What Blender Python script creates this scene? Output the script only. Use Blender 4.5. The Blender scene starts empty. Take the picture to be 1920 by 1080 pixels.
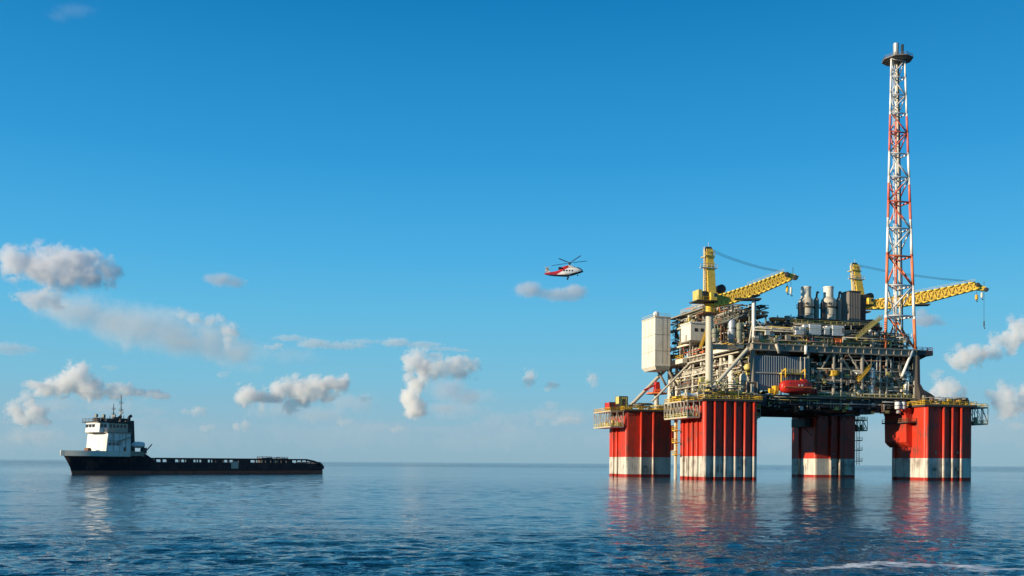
import bpy, math, random
import numpy as np
from mathutils import Vector, Matrix
R = math.radians
rnd = random.Random(7)
C = bpy.context.scene.collection
sc = bpy.context.scene

# ------------------------------------------------------------------ camera, sky, sun, exposure
FOC, CAMH, ROLL, HOR = 1800.0, 5.1, 0.0068, 867.5       # focal length in px of a 1920 wide frame, eye height, roll, horizon row
cam = bpy.data.cameras.new('camera')
cam.sensor_width = 36.0
cam.lens = 36.0 * FOC / 1920
cam.shift_y = (HOR - 540) / 1920
cam.shift_x = ROLL * (HOR - 540) / 1920
cam.clip_start, cam.clip_end = 0.5, 90000
camo = bpy.data.objects.new('camera', cam)
camo.location = (0, 0, CAMH)
camo.rotation_euler = (Matrix.Rotation(R(90), 4, 'X') @ Matrix.Rotation(ROLL, 4, 'Z')).to_euler()
C.objects.link(camo)
sc.camera = camo

SUN_AZ, SUN_EL = 202.5, 14.0        # direction TO the sun: degrees from +X counter-clockwise, elevation
world = bpy.data.worlds.new('World')
sc.world = world
world.use_nodes = True
wn, wl = world.node_tree.nodes, world.node_tree.links
sky = wn.new('ShaderNodeTexSky')
sky.sky_type = 'NISHITA'
sky.sun_disc = False
sky.sun_elevation = R(SUN_EL)
sky.sun_rotation = R(90 - SUN_AZ)
sky.air_density, sky.dust_density, sky.ozone_density = 1.0, 0.5, 3.0
hs = wn.new('ShaderNodeHueSaturation')
hs.inputs['Saturation'].default_value = 1.15
bg = wn['Background']
bg.inputs['Strength'].default_value = 0.11
wl.new(sky.outputs[0], hs.inputs['Color'])
# deeper tropical blue: the physical sky blended with a colour ramp over the elevation of the direction looked at
tcw = wn.new('ShaderNodeTexCoord'); spw = wn.new('ShaderNodeSeparateXYZ')
wl.new(tcw.outputs['Generated'], spw.inputs[0])
ramp = wn.new('ShaderNodeValToRGB'); el = ramp.color_ramp.elements
SKY = [(0.0, (.27, .445, .55)), (.035, (.27, .465, .59)), (.085, (.190, .50, .68)), (.15, (.120, .480, .740)), (.21, (.068, .415, .750)),
       (.30, (.028, .315, .670)), (.43, (.006, .205, .500)), (.6, (.006, .11, .32)), (1.0, (.004, .07, .2))]
while len(el) < len(SKY): el.new(0.5)
for e, (p, c) in zip(el, SKY): e.position = p; e.color = (*c, 1)
wl.new(spw.outputs['Z'], ramp.inputs[0])
scl = wn.new('ShaderNodeVectorMath'); scl.operation = 'SCALE'; scl.inputs['Scale'].default_value = 7.3
wl.new(ramp.outputs[0], scl.inputs[0])
mixw = wn.new('ShaderNodeMix'); mixw.data_type = 'RGBA'; mixw.inputs[0].default_value = 0.95
wl.new(hs.outputs[0], mixw.inputs[6]); wl.new(scl.outputs[0], mixw.inputs[7])
wl.new(mixw.outputs[2], bg.inputs['Color'])

sun = bpy.data.lights.new('sun', 'SUN')
sun.energy, sun.angle, sun.color = 5.0, R(0.5), (1.0, 0.86, 0.66)
suno = bpy.data.objects.new('sun', sun)
sd = Vector((math.cos(R(SUN_AZ)) * math.cos(R(SUN_EL)), math.sin(R(SUN_AZ)) * math.cos(R(SUN_EL)), math.sin(R(SUN_EL))))
suno.rotation_euler = sd.to_track_quat('Z', 'Y').to_euler()
C.objects.link(suno)
sc.view_settings.view_transform = 'Standard'
sc.view_settings.look = 'None'
sc.view_settings.exposure = 0.36
sc.view_settings.gamma = 1
cy = sc.cycles
cy.max_bounces, cy.diffuse_bounces, cy.glossy_bounces, cy.transmission_bounces = 70, 3, 3, 4
cy.volume_bounces, cy.transparent_max_bounces = 64, 12
cy.volume_step_rate = 0.6
cy.use_denoising = True
cy.caustics_reflective = cy.caustics_refractive = False

# ------------------------------------------------------------------ helpers
def ray(px, py):
    """direction of a photo pixel (1920x1080), y component 1"""
    a, b = px - 960, py - 540
    c, s = math.cos(ROLL), math.sin(ROLL)
    du, dv = c * a + s * b, -s * a + c * b - (HOR - 540)
    return Vector((du / FOC, 1.0, -dv / FOC))

def at(px, py, D):
    r = ray(px, py) * D
    return Vector((r.x, r.y, r.z + CAMH))

def frame(o, yaw):
    ex = Vector((math.cos(yaw), math.sin(yaw), 0)); ey = Vector((-math.sin(yaw), math.cos(yaw), 0))
    def onplane(px, py, yl):           # local point on the plane local y = yl
        r = ray(px, py)
        t = (yl + o.dot(ey)) / r.dot(ey)
        p = r * t - o
        return Vector((p.dot(ex), yl, CAMH + t * r.z))
    def onside(px, py, xl):
        r = ray(px, py)
        t = (xl + o.dot(ex)) / r.dot(ex)
        p = r * t - o
        return Vector((xl, p.dot(ey), CAMH + t * r.z))
    def world(x, y, z):
        return o + ex * x + ey * y + Vector((0, 0, z))
    return onplane, onside, world

def mat(name, col, rough=0.5, metal=0.0, dirt=0.25, dcol=None, scale=0.35, streak=True, band=None, spec=0.4, runs=0.0):
    """painted or bare surface: base colour broken by patchy noise and vertical run-down streaks; band = [(z, colour), ...] paint bands by height"""
    m = bpy.data.materials.new(name); m.use_nodes = True
    n, l = m.node_tree.nodes, m.node_tree.links
    b = n['Principled BSDF']
    b.inputs['Roughness'].default_value = rough
    b.inputs['Metallic'].default_value = metal
    b.inputs['Specular IOR Level'].default_value = spec
    tc = n.new('ShaderNodeTexCoord')
    mp = n.new('ShaderNodeMapping'); mp.inputs['Scale'].default_value = (1, 1, 0.12 if streak else 1)
    l.new(tc.outputs['Object'], mp.inputs[0])
    nz = n.new('ShaderNodeTexNoise'); nz.inputs['Scale'].default_value = scale; nz.inputs['Detail'].default_value = 6; nz.inputs['Roughness'].default_value = 0.65
    l.new(mp.outputs[0], nz.inputs['Vector'])
    mr = n.new('ShaderNodeMapRange'); mr.inputs['From Min'].default_value = 0.48; mr.inputs['From Max'].default_value = 0.75; mr.inputs['To Max'].default_value = dirt
    l.new(nz.outputs['Fac'], mr.inputs['Value'])
    mx = n.new('ShaderNodeMix'); mx.data_type = 'RGBA'
    l.new(mr.outputs[0], mx.inputs[0])
    base = None
    if band:
        geo = n.new('ShaderNodeNewGeometry'); sp = n.new('ShaderNodeSeparateXYZ')
        l.new(geo.outputs['Position'], sp.inputs[0])
        prev = col
        for i, (z, bc) in enumerate(band):
            gt = n.new('ShaderNodeMath'); gt.operation = 'GREATER_THAN'; gt.inputs[1].default_value = z
            l.new(sp.outputs['Z'], gt.inputs[0])
            bm_ = n.new('ShaderNodeMix'); bm_.data_type = 'RGBA'
            l.new(gt.outputs[0], bm_.inputs[0])
            if base is None: bm_.inputs[6].default_value = (*col, 1)
            else: l.new(base, bm_.inputs[6])
            bm_.inputs[7].default_value = (*bc, 1)
            base = bm_.outputs[2]
        l.new(base, mx.inputs[6])
    else:
        mx.inputs[6].default_value = (*col, 1)
    dc = dcol or tuple(c * 0.45 for c in col)
    mx.inputs[7].default_value = (*dc, 1)
    out = mx.outputs[2]
    if runs:      # narrow rust and dirt runs below seams and fittings, broken up by height
        m2 = n.new('ShaderNodeMapping'); m2.inputs['Scale'].default_value = (1, 1, 0.035); l.new(tc.outputs['Object'], m2.inputs[0])
        n2 = n.new('ShaderNodeTexNoise'); n2.inputs['Scale'].default_value = 1.9; n2.inputs['Detail'].default_value = 5; n2.inputs['Roughness'].default_value = .7; l.new(m2.outputs[0], n2.inputs['Vector'])
        n3 = n.new('ShaderNodeTexNoise'); n3.inputs['Scale'].default_value = .22; n3.inputs['Detail'].default_value = 4; l.new(tc.outputs['Object'], n3.inputs['Vector'])
        pr = n.new('ShaderNodeMath'); pr.operation = 'MULTIPLY'; l.new(n2.outputs['Fac'], pr.inputs[0]); l.new(n3.outputs['Fac'], pr.inputs[1])
        r2 = n.new('ShaderNodeMapRange'); r2.inputs['From Min'].default_value = .25; r2.inputs['From Max'].default_value = .36; r2.inputs['To Max'].default_value = runs; l.new(pr.outputs[0], r2.inputs['Value'])
        x2 = n.new('ShaderNodeMix'); x2.data_type = 'RGBA'; l.new(r2.outputs[0], x2.inputs[0]); l.new(out, x2.inputs[6]); x2.inputs[7].default_value = (*dc, 1)
        out = x2.outputs[2]
    l.new(out, b.inputs['Base Color'])
    rr = n.new('ShaderNodeMapRange'); rr.inputs['To Min'].default_value = max(0.05, rough - 0.12); rr.inputs['To Max'].default_value = min(1, rough + 0.2)
    l.new(nz.outputs['Fac'], rr.inputs['Value']); l.new(rr.outputs[0], b.inputs['Roughness'])
    return m

RUST = (0.16, 0.06, 0.025)
M = {
    'column': mat('column_paint', (0.42, 0.025, 0.012), 0.45, dirt=0.62, dcol=(0.13, 0.055, 0.035), scale=0.7, runs=.75, band=[(1.0, (0.62, 0.58, 0.48)), (7.6, (0.60, 0.036, 0.012))]),  # lowest red band painted in to give the water a red reflection
    'red': mat('red_paint', (0.55, 0.025, 0.015), 0.4, dirt=0.3, dcol=RUST),
    'orange': mat('orange_paint', (0.75, 0.16, 0.03), 0.45, dirt=0.3, dcol=RUST),
    'yellow': mat('yellow_paint', (0.72, 0.43, 0.03), 0.45, dirt=0.4, dcol=(0.3, 0.16, 0.03)),
    'crane': mat('crane_yellow_paint', (0.90, 0.60, 0.08), 0.45, dirt=0.6, dcol=(0.42, 0.25, 0.06), scale=.9, streak=False),
    'boomplate': mat('boom_plating_paint', (0.80, 0.56, 0.12), 0.5, dirt=0.8, dcol=(0.28, 0.17, 0.05), scale=1.3, streak=False),
    'paleyellow': mat('pale_yellow_paint', (0.62, 0.50, 0.14), 0.5, dirt=0.4, dcol=(0.25, 0.17, 0.06)),
    'white': mat('white_paint', (0.78, 0.77, 0.72), 0.45, runs=.6, dirt=0.3, dcol=(0.42, 0.36, 0.28)),
    'cream': mat('cream_paint', (0.72, 0.68, 0.56), 0.5, runs=.45, dirt=0.3, dcol=(0.42, 0.34, 0.24)),
    'grey': mat('grey_paint', (0.29, 0.255, 0.195), 0.5, dirt=0.4, dcol=(0.18, 0.15, 0.12)),
    'pale': mat('pale_grey_paint', (0.54, 0.485, 0.37), 0.5, dirt=0.4, dcol=(0.3, 0.25, 0.18)),
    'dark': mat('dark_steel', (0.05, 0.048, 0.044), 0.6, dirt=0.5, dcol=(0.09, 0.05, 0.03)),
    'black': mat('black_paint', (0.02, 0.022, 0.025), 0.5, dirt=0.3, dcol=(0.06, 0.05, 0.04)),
    'rust': mat('rusty_steel', (0.22, 0.10, 0.05), 0.75, dirt=0.6, dcol=(0.08, 0.05, 0.04)),
    'green': mat('grey_green_paint', (0.23, 0.24, 0.165), 0.5, dirt=0.4, dcol=(0.12, 0.1, 0.06)),
    'blue': mat('blue_grey_cladding', (0.20, 0.23, 0.25), 0.5, dirt=0.35, dcol=(0.12, 0.13, 0.13)),
    'zinc': mat('galvanised_steel', (0.5, 0.5, 0.48), 0.4, 0.4, dirt=0.4, dcol=(0.25, 0.22, 0.18)),
    'brown': mat('brown_cladding', (0.20, 0.175, 0.145), 0.6, dirt=0.4, dcol=(0.1, 0.08, 0.06)),
    'glass': mat('dark_glass', (0.015, 0.02, 0.025), 0.08, dirt=0.05, spec=0.6),
}

class MB:
    """collects shapes, then links them as ONE mesh object"""
    def __init__(s): s.v, s.f, s.sm = [], [], []
    def add(s, vs, fs, smooth=False):
        o = len(s.v); s.v += [tuple(v) for v in vs]
        s.f += [tuple(i + o for i in f) for f in fs]; s.sm += [smooth] * len(fs)
        return s
    def box(s, c, d, rz=0.0, ry=0.0):
        m = Matrix.Rotation(rz, 3, 'Z') @ Matrix.Rotation(ry, 3, 'Y')
        c = Vector(c)
        vs = [c + m @ Vector((x * d[0] / 2, y * d[1] / 2, z * d[2] / 2)) for x in (-1, 1) for y in (-1, 1) for z in (-1, 1)]
        return s.add(vs, [(0, 1, 3, 2), (4, 6, 7, 5), (0, 4, 5, 1), (2, 3, 7, 6), (0, 2, 6, 4), (1, 5, 7, 3)])
    def span(s, a, b):
        return s.box([(p + q) / 2 for p, q in zip(a, b)], [abs(q - p) for p, q in zip(a, b)])
    def bar(s, p, q, r, n=6, r2=None, cap=True):
        p, q = Vector(p), Vector(q); d = q - p
        if d.length < 1e-6: return s
        u = d.orthogonal().normalized(); w = d.normalized().cross(u)
        if n == 4:
            w = d.normalized().cross(Vector((0, 0, 1)))
            if w.length < 1e-3: w = Vector((1, 0, 0))
            w.normalize(); u = w.cross(d.normalized())
        r2 = r if r2 is None else r2
        vs = []
        off = math.pi / 4 if n == 4 else 0
        for k in range(n):
            a = 2 * math.pi * k / n + off; e = u * math.cos(a) + w * math.sin(a)
            vs += [p + e * r, q + e * r2]
        fs = [(2 * k, 2 * ((k + 1) % n), 2 * ((k + 1) % n) + 1, 2 * k + 1) for k in range(n)]
        if cap: fs += [tuple(2 * k for k in reversed(range(n))), tuple(2 * k + 1 for k in range(n))]
        return s.add(vs, fs, n > 5)
    def tube(s, pts, r, n=6):
        for a, b in zip(pts, pts[1:]): s.bar(a, b, r, n)
        return s
    def lathe(s, prof, o=(0, 0, 0), n=16, axis='Z'):
        o = Vector(o); vs = []
        for r, z in prof:
            for k in range(n):
                a = 2 * math.pi * k / n
                p = (r * math.cos(a), r * math.sin(a), z)
                if axis == 'X': p = (p[2], p[0], p[1])
                if axis == 'Y': p = (p[0], p[2], p[1])
                vs.append(o + Vector(p))
        m = len(prof)
        fs = [(i * n + k, i * n + (k + 1) % n, (i + 1) * n + (k + 1) % n, (i + 1) * n + k) for i in range(m - 1) for k in range(n)]
        fs += [tuple(range(n - 1, -1, -1)), tuple((m - 1) * n + k for k in range(n))]
        return s.add(vs, fs, True)
    def prism(s, poly, z0, z1):
        n = len(poly)
        vs = [(x, y, z0) for x, y in poly] + [(x, y, z1) for x, y in poly]
        fs = [tuple(range(n - 1, -1, -1)), tuple(range(n, 2 * n))] + [(k, (k + 1) % n, n + (k + 1) % n, n + k) for k in range(n)]
        return s.add(vs, fs)
    def loft(s, rings, cap=True, smooth=True):
        n = len(rings[0]); vs = [p for r in rings for p in r]
        fs = [(i * n + k, i * n + (k + 1) % n, (i + 1) * n + (k + 1) % n, (i + 1) * n + k) for i in range(len(rings) - 1) for k in range(n)]
        if cap: fs += [tuple(range(n - 1, -1, -1)), tuple((len(rings) - 1) * n + k for k in range(n))]
        return s.add(vs, fs, smooth)
    def rail(s, pts, h=1.2, sp=2.2, r=0.075, close=False):
        pts = [Vector(p) for p in pts]
        if close: pts = pts + [pts[0]]
        for a, b in zip(pts, pts[1:]):
            n = max(1, round((b - a).length / sp))
            for z in (h, h * 0.55): s.bar(a + Vector((0, 0, z)), b + Vector((0, 0, z)), r, 4, cap=False)
            s.bar(a + Vector((0, 0, 0.08)), b + Vector((0, 0, 0.08)), r * 1.2, 4, cap=False)
            for k in range(n + 1):
                p = a.lerp(b, k / n); s.bar(p, p + Vector((0, 0, h)), r, 4, cap=False)
        return s
    def ladder(s, p, q, side, w=0.7, r=0.07, step=0.8):
        p, q, side = Vector(p), Vector(q), Vector(side).normalized() * w / 2
        s.bar(p - side, q - side, r, 4); s.bar(p + side, q + side, r, 4)
        n = int((q - p).length / step)
        for k in range(1, n):
            c = p.lerp(q, k / n); s.bar(c - side, c + side, r * 0.7, 4)
        return s
    def truss(s, a0, a1, b0, b1, n, r, rb=None, xx=False):
        """plane truss between chords a0-a1 and b0-b1"""
        a0, a1, b0, b1 = map(Vector, (a0, a1, b0, b1)); rb = rb or r * 0.6
        s.bar(a0, a1, r, 6); s.bar(b0, b1, r, 6)
        for k in range(n):
            p, q = a0.lerp(a1, k / n), a0.lerp(a1, (k + 1) / n); u, v = b0.lerp(b1, k / n), b0.lerp(b1, (k + 1) / n)
            s.bar(p, u, rb, 4)
            if xx or k % 2 == 0: s.bar(p, v, rb, 4)
            if xx or k % 2: s.bar(u, q, rb, 4)
        s.bar(a1, b1, rb, 4)
        return s
    def build(s, name, m, parent=None, bevel=0):
        me = bpy.data.meshes.new(name); me.from_pydata(s.v, [], s.f); me.update()
        me.polygons.foreach_set('use_smooth', s.sm)
        o = bpy.data.objects.new(name, me); C.objects.link(o)
        me.materials.append(M[m] if isinstance(m, str) else m)
        if any(s.sm):
            es = me.attributes.new('sharp_edge', 'BOOLEAN', 'EDGE')
            import bmesh
            bm = bmesh.new(); bm.from_mesh(me); bm.edges.ensure_lookup_table(); bm.normal_update()
            es.data.foreach_set('value', [len(e.link_faces) == 2 and e.calc_face_angle(0) > 0.7 for e in bm.edges]); bm.free()
        if parent: o.parent = parent
        if bevel:
            b = o.modifiers.new('edge', 'BEVEL'); b.width = bevel; b.segments = 2; b.limit_method = 'ANGLE'
        return o

def tag(o, label=None, cat=None, group=None, kind=None):
    if label: o['label'] = label
    if cat: o['category'] = cat
    if group: o['group'] = group
    if kind: o['kind'] = kind
    return o

def thing(name, label, cat, loc, rz=0.0, group=None):
    o = bpy.data.objects.new(name, None); C.objects.link(o)
    o.empty_display_size = 0.5; o.location = loc; o.rotation_euler = (0, 0, rz)
    return tag(o, label, cat, group)

# ------------------------------------------------------------------ the sea
def build_sea():
    # one sheet: rings round the viewer's boat, close together near it and kilometres apart at the horizon; real waves where the rings are close
    g = np.random.default_rng(4)
    ang = np.radians(np.concatenate([np.linspace(52, 128, 1150), np.linspace(128, 412, 60)[1:-1]]))
    rad = np.concatenate([[3.0, 8.0, 14.0], 22.0 * np.exp(np.arange(0, 620) * 0.0048), 432.0 * np.exp(np.arange(1, 26) * 0.2)])
    na, nr = len(ang), len(rad)
    X = (rad[:, None] * np.cos(ang)[None, :]).ravel(); Y = (rad[:, None] * np.sin(ang)[None, :]).ravel()
    rr = np.repeat(rad, na); step = np.repeat(np.gradient(rad), na); lim = np.maximum(step, np.tile(np.where(np.arange(na) < 1150, 0.0, 9.0), nr))
    patch = sum(np.sin(X * kx + Y * ky + p) for kx, ky, p in ((.05, .11, 1), (-.03, .17, 2), (.11, .07, 4), (.02, -.23, .5))) / 4
    e = np.clip((rr + 18 * patch - 40) / 46, 0, 1); rough = 1 - e * e * (3 - 2 * e)
    slope = 0.058 * np.clip(1.25 - rr / 700, .55, 1) + 0.150 * rough
    slope *= 1 + .25 * patch
    Z = np.zeros_like(X); N = 80
    for i in range(N):
        wl = 0.32 * (7.5 / 0.32) ** g.random(); d = np.radians(-90 + g.normal() * 38); k = 2 * np.pi / wl
        ph = k * (X * np.cos(d) + Y * np.sin(d)) + g.uniform(0, 6.28)
        keep = np.clip((wl / np.maximum(lim, 1e-3) - 2.2) / 2.0, 0, 1)
        amp = slope * np.sqrt(2.0 / N) / k * (1.25 if wl < 2.2 else .8)
        Z += amp * keep * (np.sin(ph) + .22 * np.cos(2 * ph))
    Z[rr < 15] = 0
    V = np.stack([X, Y, Z], 1)
    i, j = np.meshgrid(np.arange(nr - 1), np.arange(na), indexing='ij'); j2 = (j + 1) % na
    F = np.stack([i * na + j, (i + 1) * na + j, (i + 1) * na + j2, i * na + j2], -1).reshape(-1, 4)
    me = bpy.data.meshes.new('sea')
    me.vertices.add(len(V)); me.vertices.foreach_set('co', V.astype(np.float32).ravel())
    me.loops.add(F.size); me.loops.foreach_set('vertex_index', F.astype(np.int32).ravel())
    me.polygons.add(len(F)); me.polygons.foreach_set('loop_start', np.arange(0, F.size, 4, dtype=np.int32))
    me.update(calc_edges=True); me.polygons.foreach_set('use_smooth', np.ones(len(F), bool))
    o = bpy.data.objects.new('sea', me); C.objects.link(o); tag(o, 'calm rippled dark blue sea reaching to the horizon', None, None, 'structure')
    m = bpy.data.materials.new('sea_water'); m.use_nodes = True
    n, l = m.node_tree.nodes, m.node_tree.links
    b = n['Principled BSDF']
    b.inputs['Base Color'].default_value = (0.004, 0.040, 0.072, 1)
    b.inputs['IOR'].default_value = 1.333
    geo = n.new('ShaderNodeNewGeometry')
    def mapping(sx, sy, rz=0.0):
        mp = n.new('ShaderNodeMapping'); mp.inputs['Scale'].default_value = (sx, sy, 1); mp.inputs['Rotation'].default_value = (0, 0, rz)
        l.new(geo.outputs['Position'], mp.inputs[0]); return mp.outputs[0]
    def noise(vec, scale, detail=3, rough=0.5, dist=0.0):
        t = n.new('ShaderNodeTexNoise'); t.inputs['Scale'].default_value = scale; t.inputs['Detail'].default_value = detail
        t.inputs['Roughness'].default_value = rough; t.inputs['Distortion'].default_value = dist
        l.new(vec, t.inputs['Vector']); return t.outputs['Fac']
    def math_(op, a, c):
        t = n.new('ShaderNodeMath'); t.operation = op
        for i, x in enumerate((a, c)):
            if isinstance(x, (int, float)): t.inputs[i].default_value = x
            else: l.new(x, t.inputs[i])
        return t.outputs[0]
    def rng(v, a, c, d, e, smooth=False):
        t = n.new('ShaderNodeMapRange')
        if smooth: t.interpolation_type = 'SMOOTHSTEP'
        for k, x in zip(('From Min', 'From Max', 'To Min', 'To Max'), (a, c, d, e)): t.inputs[k].default_value = x
        l.new(v, t.inputs['Value']); return t.outputs[0]
    swell = noise(mapping(0.7, 1.0, 0.15), 0.22, 2, 0.5)
    chop = noise(mapping(0.75, 1.0, -0.1), 0.8, 4, 0.6, 0.4)
    rip = noise(mapping(0.85, 1.0, 0.3), 3.0, 3, 0.6)
    h = math_('ADD', math_('MULTIPLY', swell, 1.0), math_('ADD', math_('MULTIPLY', chop, 1.0), math_('MULTIPLY', rip, 0.34)))
    # wind-ruffled water in the foreground, calmer slicks further out
    sp = n.new('ShaderNodeSeparateXYZ'); l.new(geo.outputs['Position'], sp.inputs[0])
    edge = noise(mapping(0.05, 0.16), 1.0, 4, 0.6)
    yy = math_('ADD', sp.outputs['Y'], math_('MULTIPLY', math_('SUBTRACT', edge, 0.5), 60))
    ruff = math_('ADD', rng(yy, 42, 95, 0.40, 0.13, True), rng(sp.outputs['Y'], 420, 1500, 0.0, 0.46, True))
    slick = rng(noise(mapping(0.0016, 0.0065), 1.0, 4, 0.6, 0.6), 0.36, 0.62, 0.5, 1.5)
    strength = math_('MULTIPLY', ruff, slick)
    bp = n.new('ShaderNodeBump'); bp.inputs['Distance'].default_value = 1.0
    l.new(math_('MULTIPLY', h, strength), bp.inputs['Height'])
    bp.inputs['Strength'].default_value = 1.0
    l.new(bp.outputs[0], b.inputs['Normal'])
    b.inputs['Roughness'].default_value = 0.045
    # foam thrown by the boat the photograph was taken from
    fx = math_('ABSOLUTE', math_('SUBTRACT', sp.outputs['X'], 22.0), 0)
    fy = math_('ABSOLUTE', math_('SUBTRACT', sp.outputs['Y'], math_('ADD', 47.8, math_('MULTIPLY', math_('SUBTRACT', noise(mapping(0.12, 0.3), 1, 3), 0.5), 8))), 0)
    reg = math_('MULTIPLY', rng(fx, 6, 12, 1, 0, True), rng(fy, 0.3, 3.0, 1, 0, True))
    fo = noise(mapping(0.45, 1.3), 1.9, 10, 0.78, 0.6)
    fm = rng(math_('ADD', fo, math_('MULTIPLY', reg, 0.32)), 0.71, 0.88, 0, 0.9)
    fb = n.new('ShaderNodeBsdfDiffuse'); fb.inputs['Color'].default_value = (0.75, 0.78, 0.8, 1)
    mx = n.new('ShaderNodeMixShader'); l.new(fm, mx.inputs[0]); l.new(b.outputs[0], mx.inputs[1]); l.new(fb.outputs[0], mx.inputs[2])
    l.new(mx.outputs[0], n['Material Output'].inputs['Surface'])
    me.materials.append(m)
build_sea()

# ------------------------------------------------------------------ the oil platform: setting out
YAW = 0.262
PO = Vector((98.95, 357.5, 0))
LP, LS, PW = frame(PO, YAW)
HX, HY, CW, CD, CH = 41.0, 33.0, 19.2, 18.1, 25.1
plat = thing('oil_platform', 'huge oil platform standing in the sea on four red columns with white waterline bands', 'oil platform', PO, YAW)

def rsq(cx, cy, w, d, r, n=4):
    pts = []
    for sx, sy, a0 in ((1, -1, -90), (1, 1, 0), (-1, 1, 90), (-1, -1, 180)):
        for k in range(n + 1):
            a = R(a0 + 90 * k / n)
            pts.append((cx + sx * (w / 2 - r) + r * math.cos(a), cy + sy * (d / 2 - r) + r * math.sin(a)))
    return pts

def basket(col, x0, x1, y0, y1, zt, zb, seed):
    """cantilevered access platform of two floors hung on a column's side"""
    q = random.Random(seed)
    b = MB()
    b.span((x0, y0, zt - 0.35), (x1, y1, zt)); b.span((x0, y0, zb - 0.4), (x1, y1, zb))
    nx = max(1, round(abs(x1 - x0) / 2.6)); ny = max(1, round(abs(y1 - y0) / 2.6))
    for i in range(nx + 1):
        for j in range(ny + 1):
            if i in (0, nx) or j in (0, ny):
                x, y = x0 + (x1 - x0) * i / nx, y0 + (y1 - y0) * j / ny
                b.bar((x, y, zb), (x, y, zt - 0.3), 0.13, 4)
    for j in range(ny):
        ya, yb = y0 + (y1 - y0) * j / ny, y0 + (y1 - y0) * (j + 1) / ny
        for x in (x0, x1): b.bar((x, ya, zb), (x, yb, zt - 0.3), 0.1, 4)
    for i in range(nx):
        xa, xb = x0 + (x1 - x0) * i / nx, x0 + (x1 - x0) * (i + 1) / nx
        for y in (y0, y1): b.bar((xa, y, zt - 0.3), (xb, y, zb), 0.1, 4)
    ob = b.build('access_platform', 'pale' if seed % 2 else 'grey', col)
    MB().rail([(x0, y0, zt), (x1, y0, zt), (x1, y1, zt), (x0, y1, zt)], close=True, r=0.1).build('handrail', 'yellow', ob)
    MB().rail([(x0, y0, zb), (x1, y0, zb), (x1, y1, zb), (x0, y1, zb)], close=True, r=0.08).build('handrail', 'paleyellow', ob)
    gm = q.choice(['grey', 'dark', 'paleyellow', 'rust'])
    for k in range(9):
        g = MB()
        x, y = q.uniform(min(x0, x1) + .6, max(x0, x1) - .6), q.uniform(min(y0, y1) + .6, max(y0, y1) - .6)
        hgt = q.uniform(0.8, 2.6)
        if k % 2: g.span((x - .5, y - .5, zb), (x + .5, y + .5, zb + hgt))
        else: g.lathe([(.5, 0), (.5, hgt)], (x, y, zb), 8)
        g.build('equipment', gm, ob)

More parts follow.
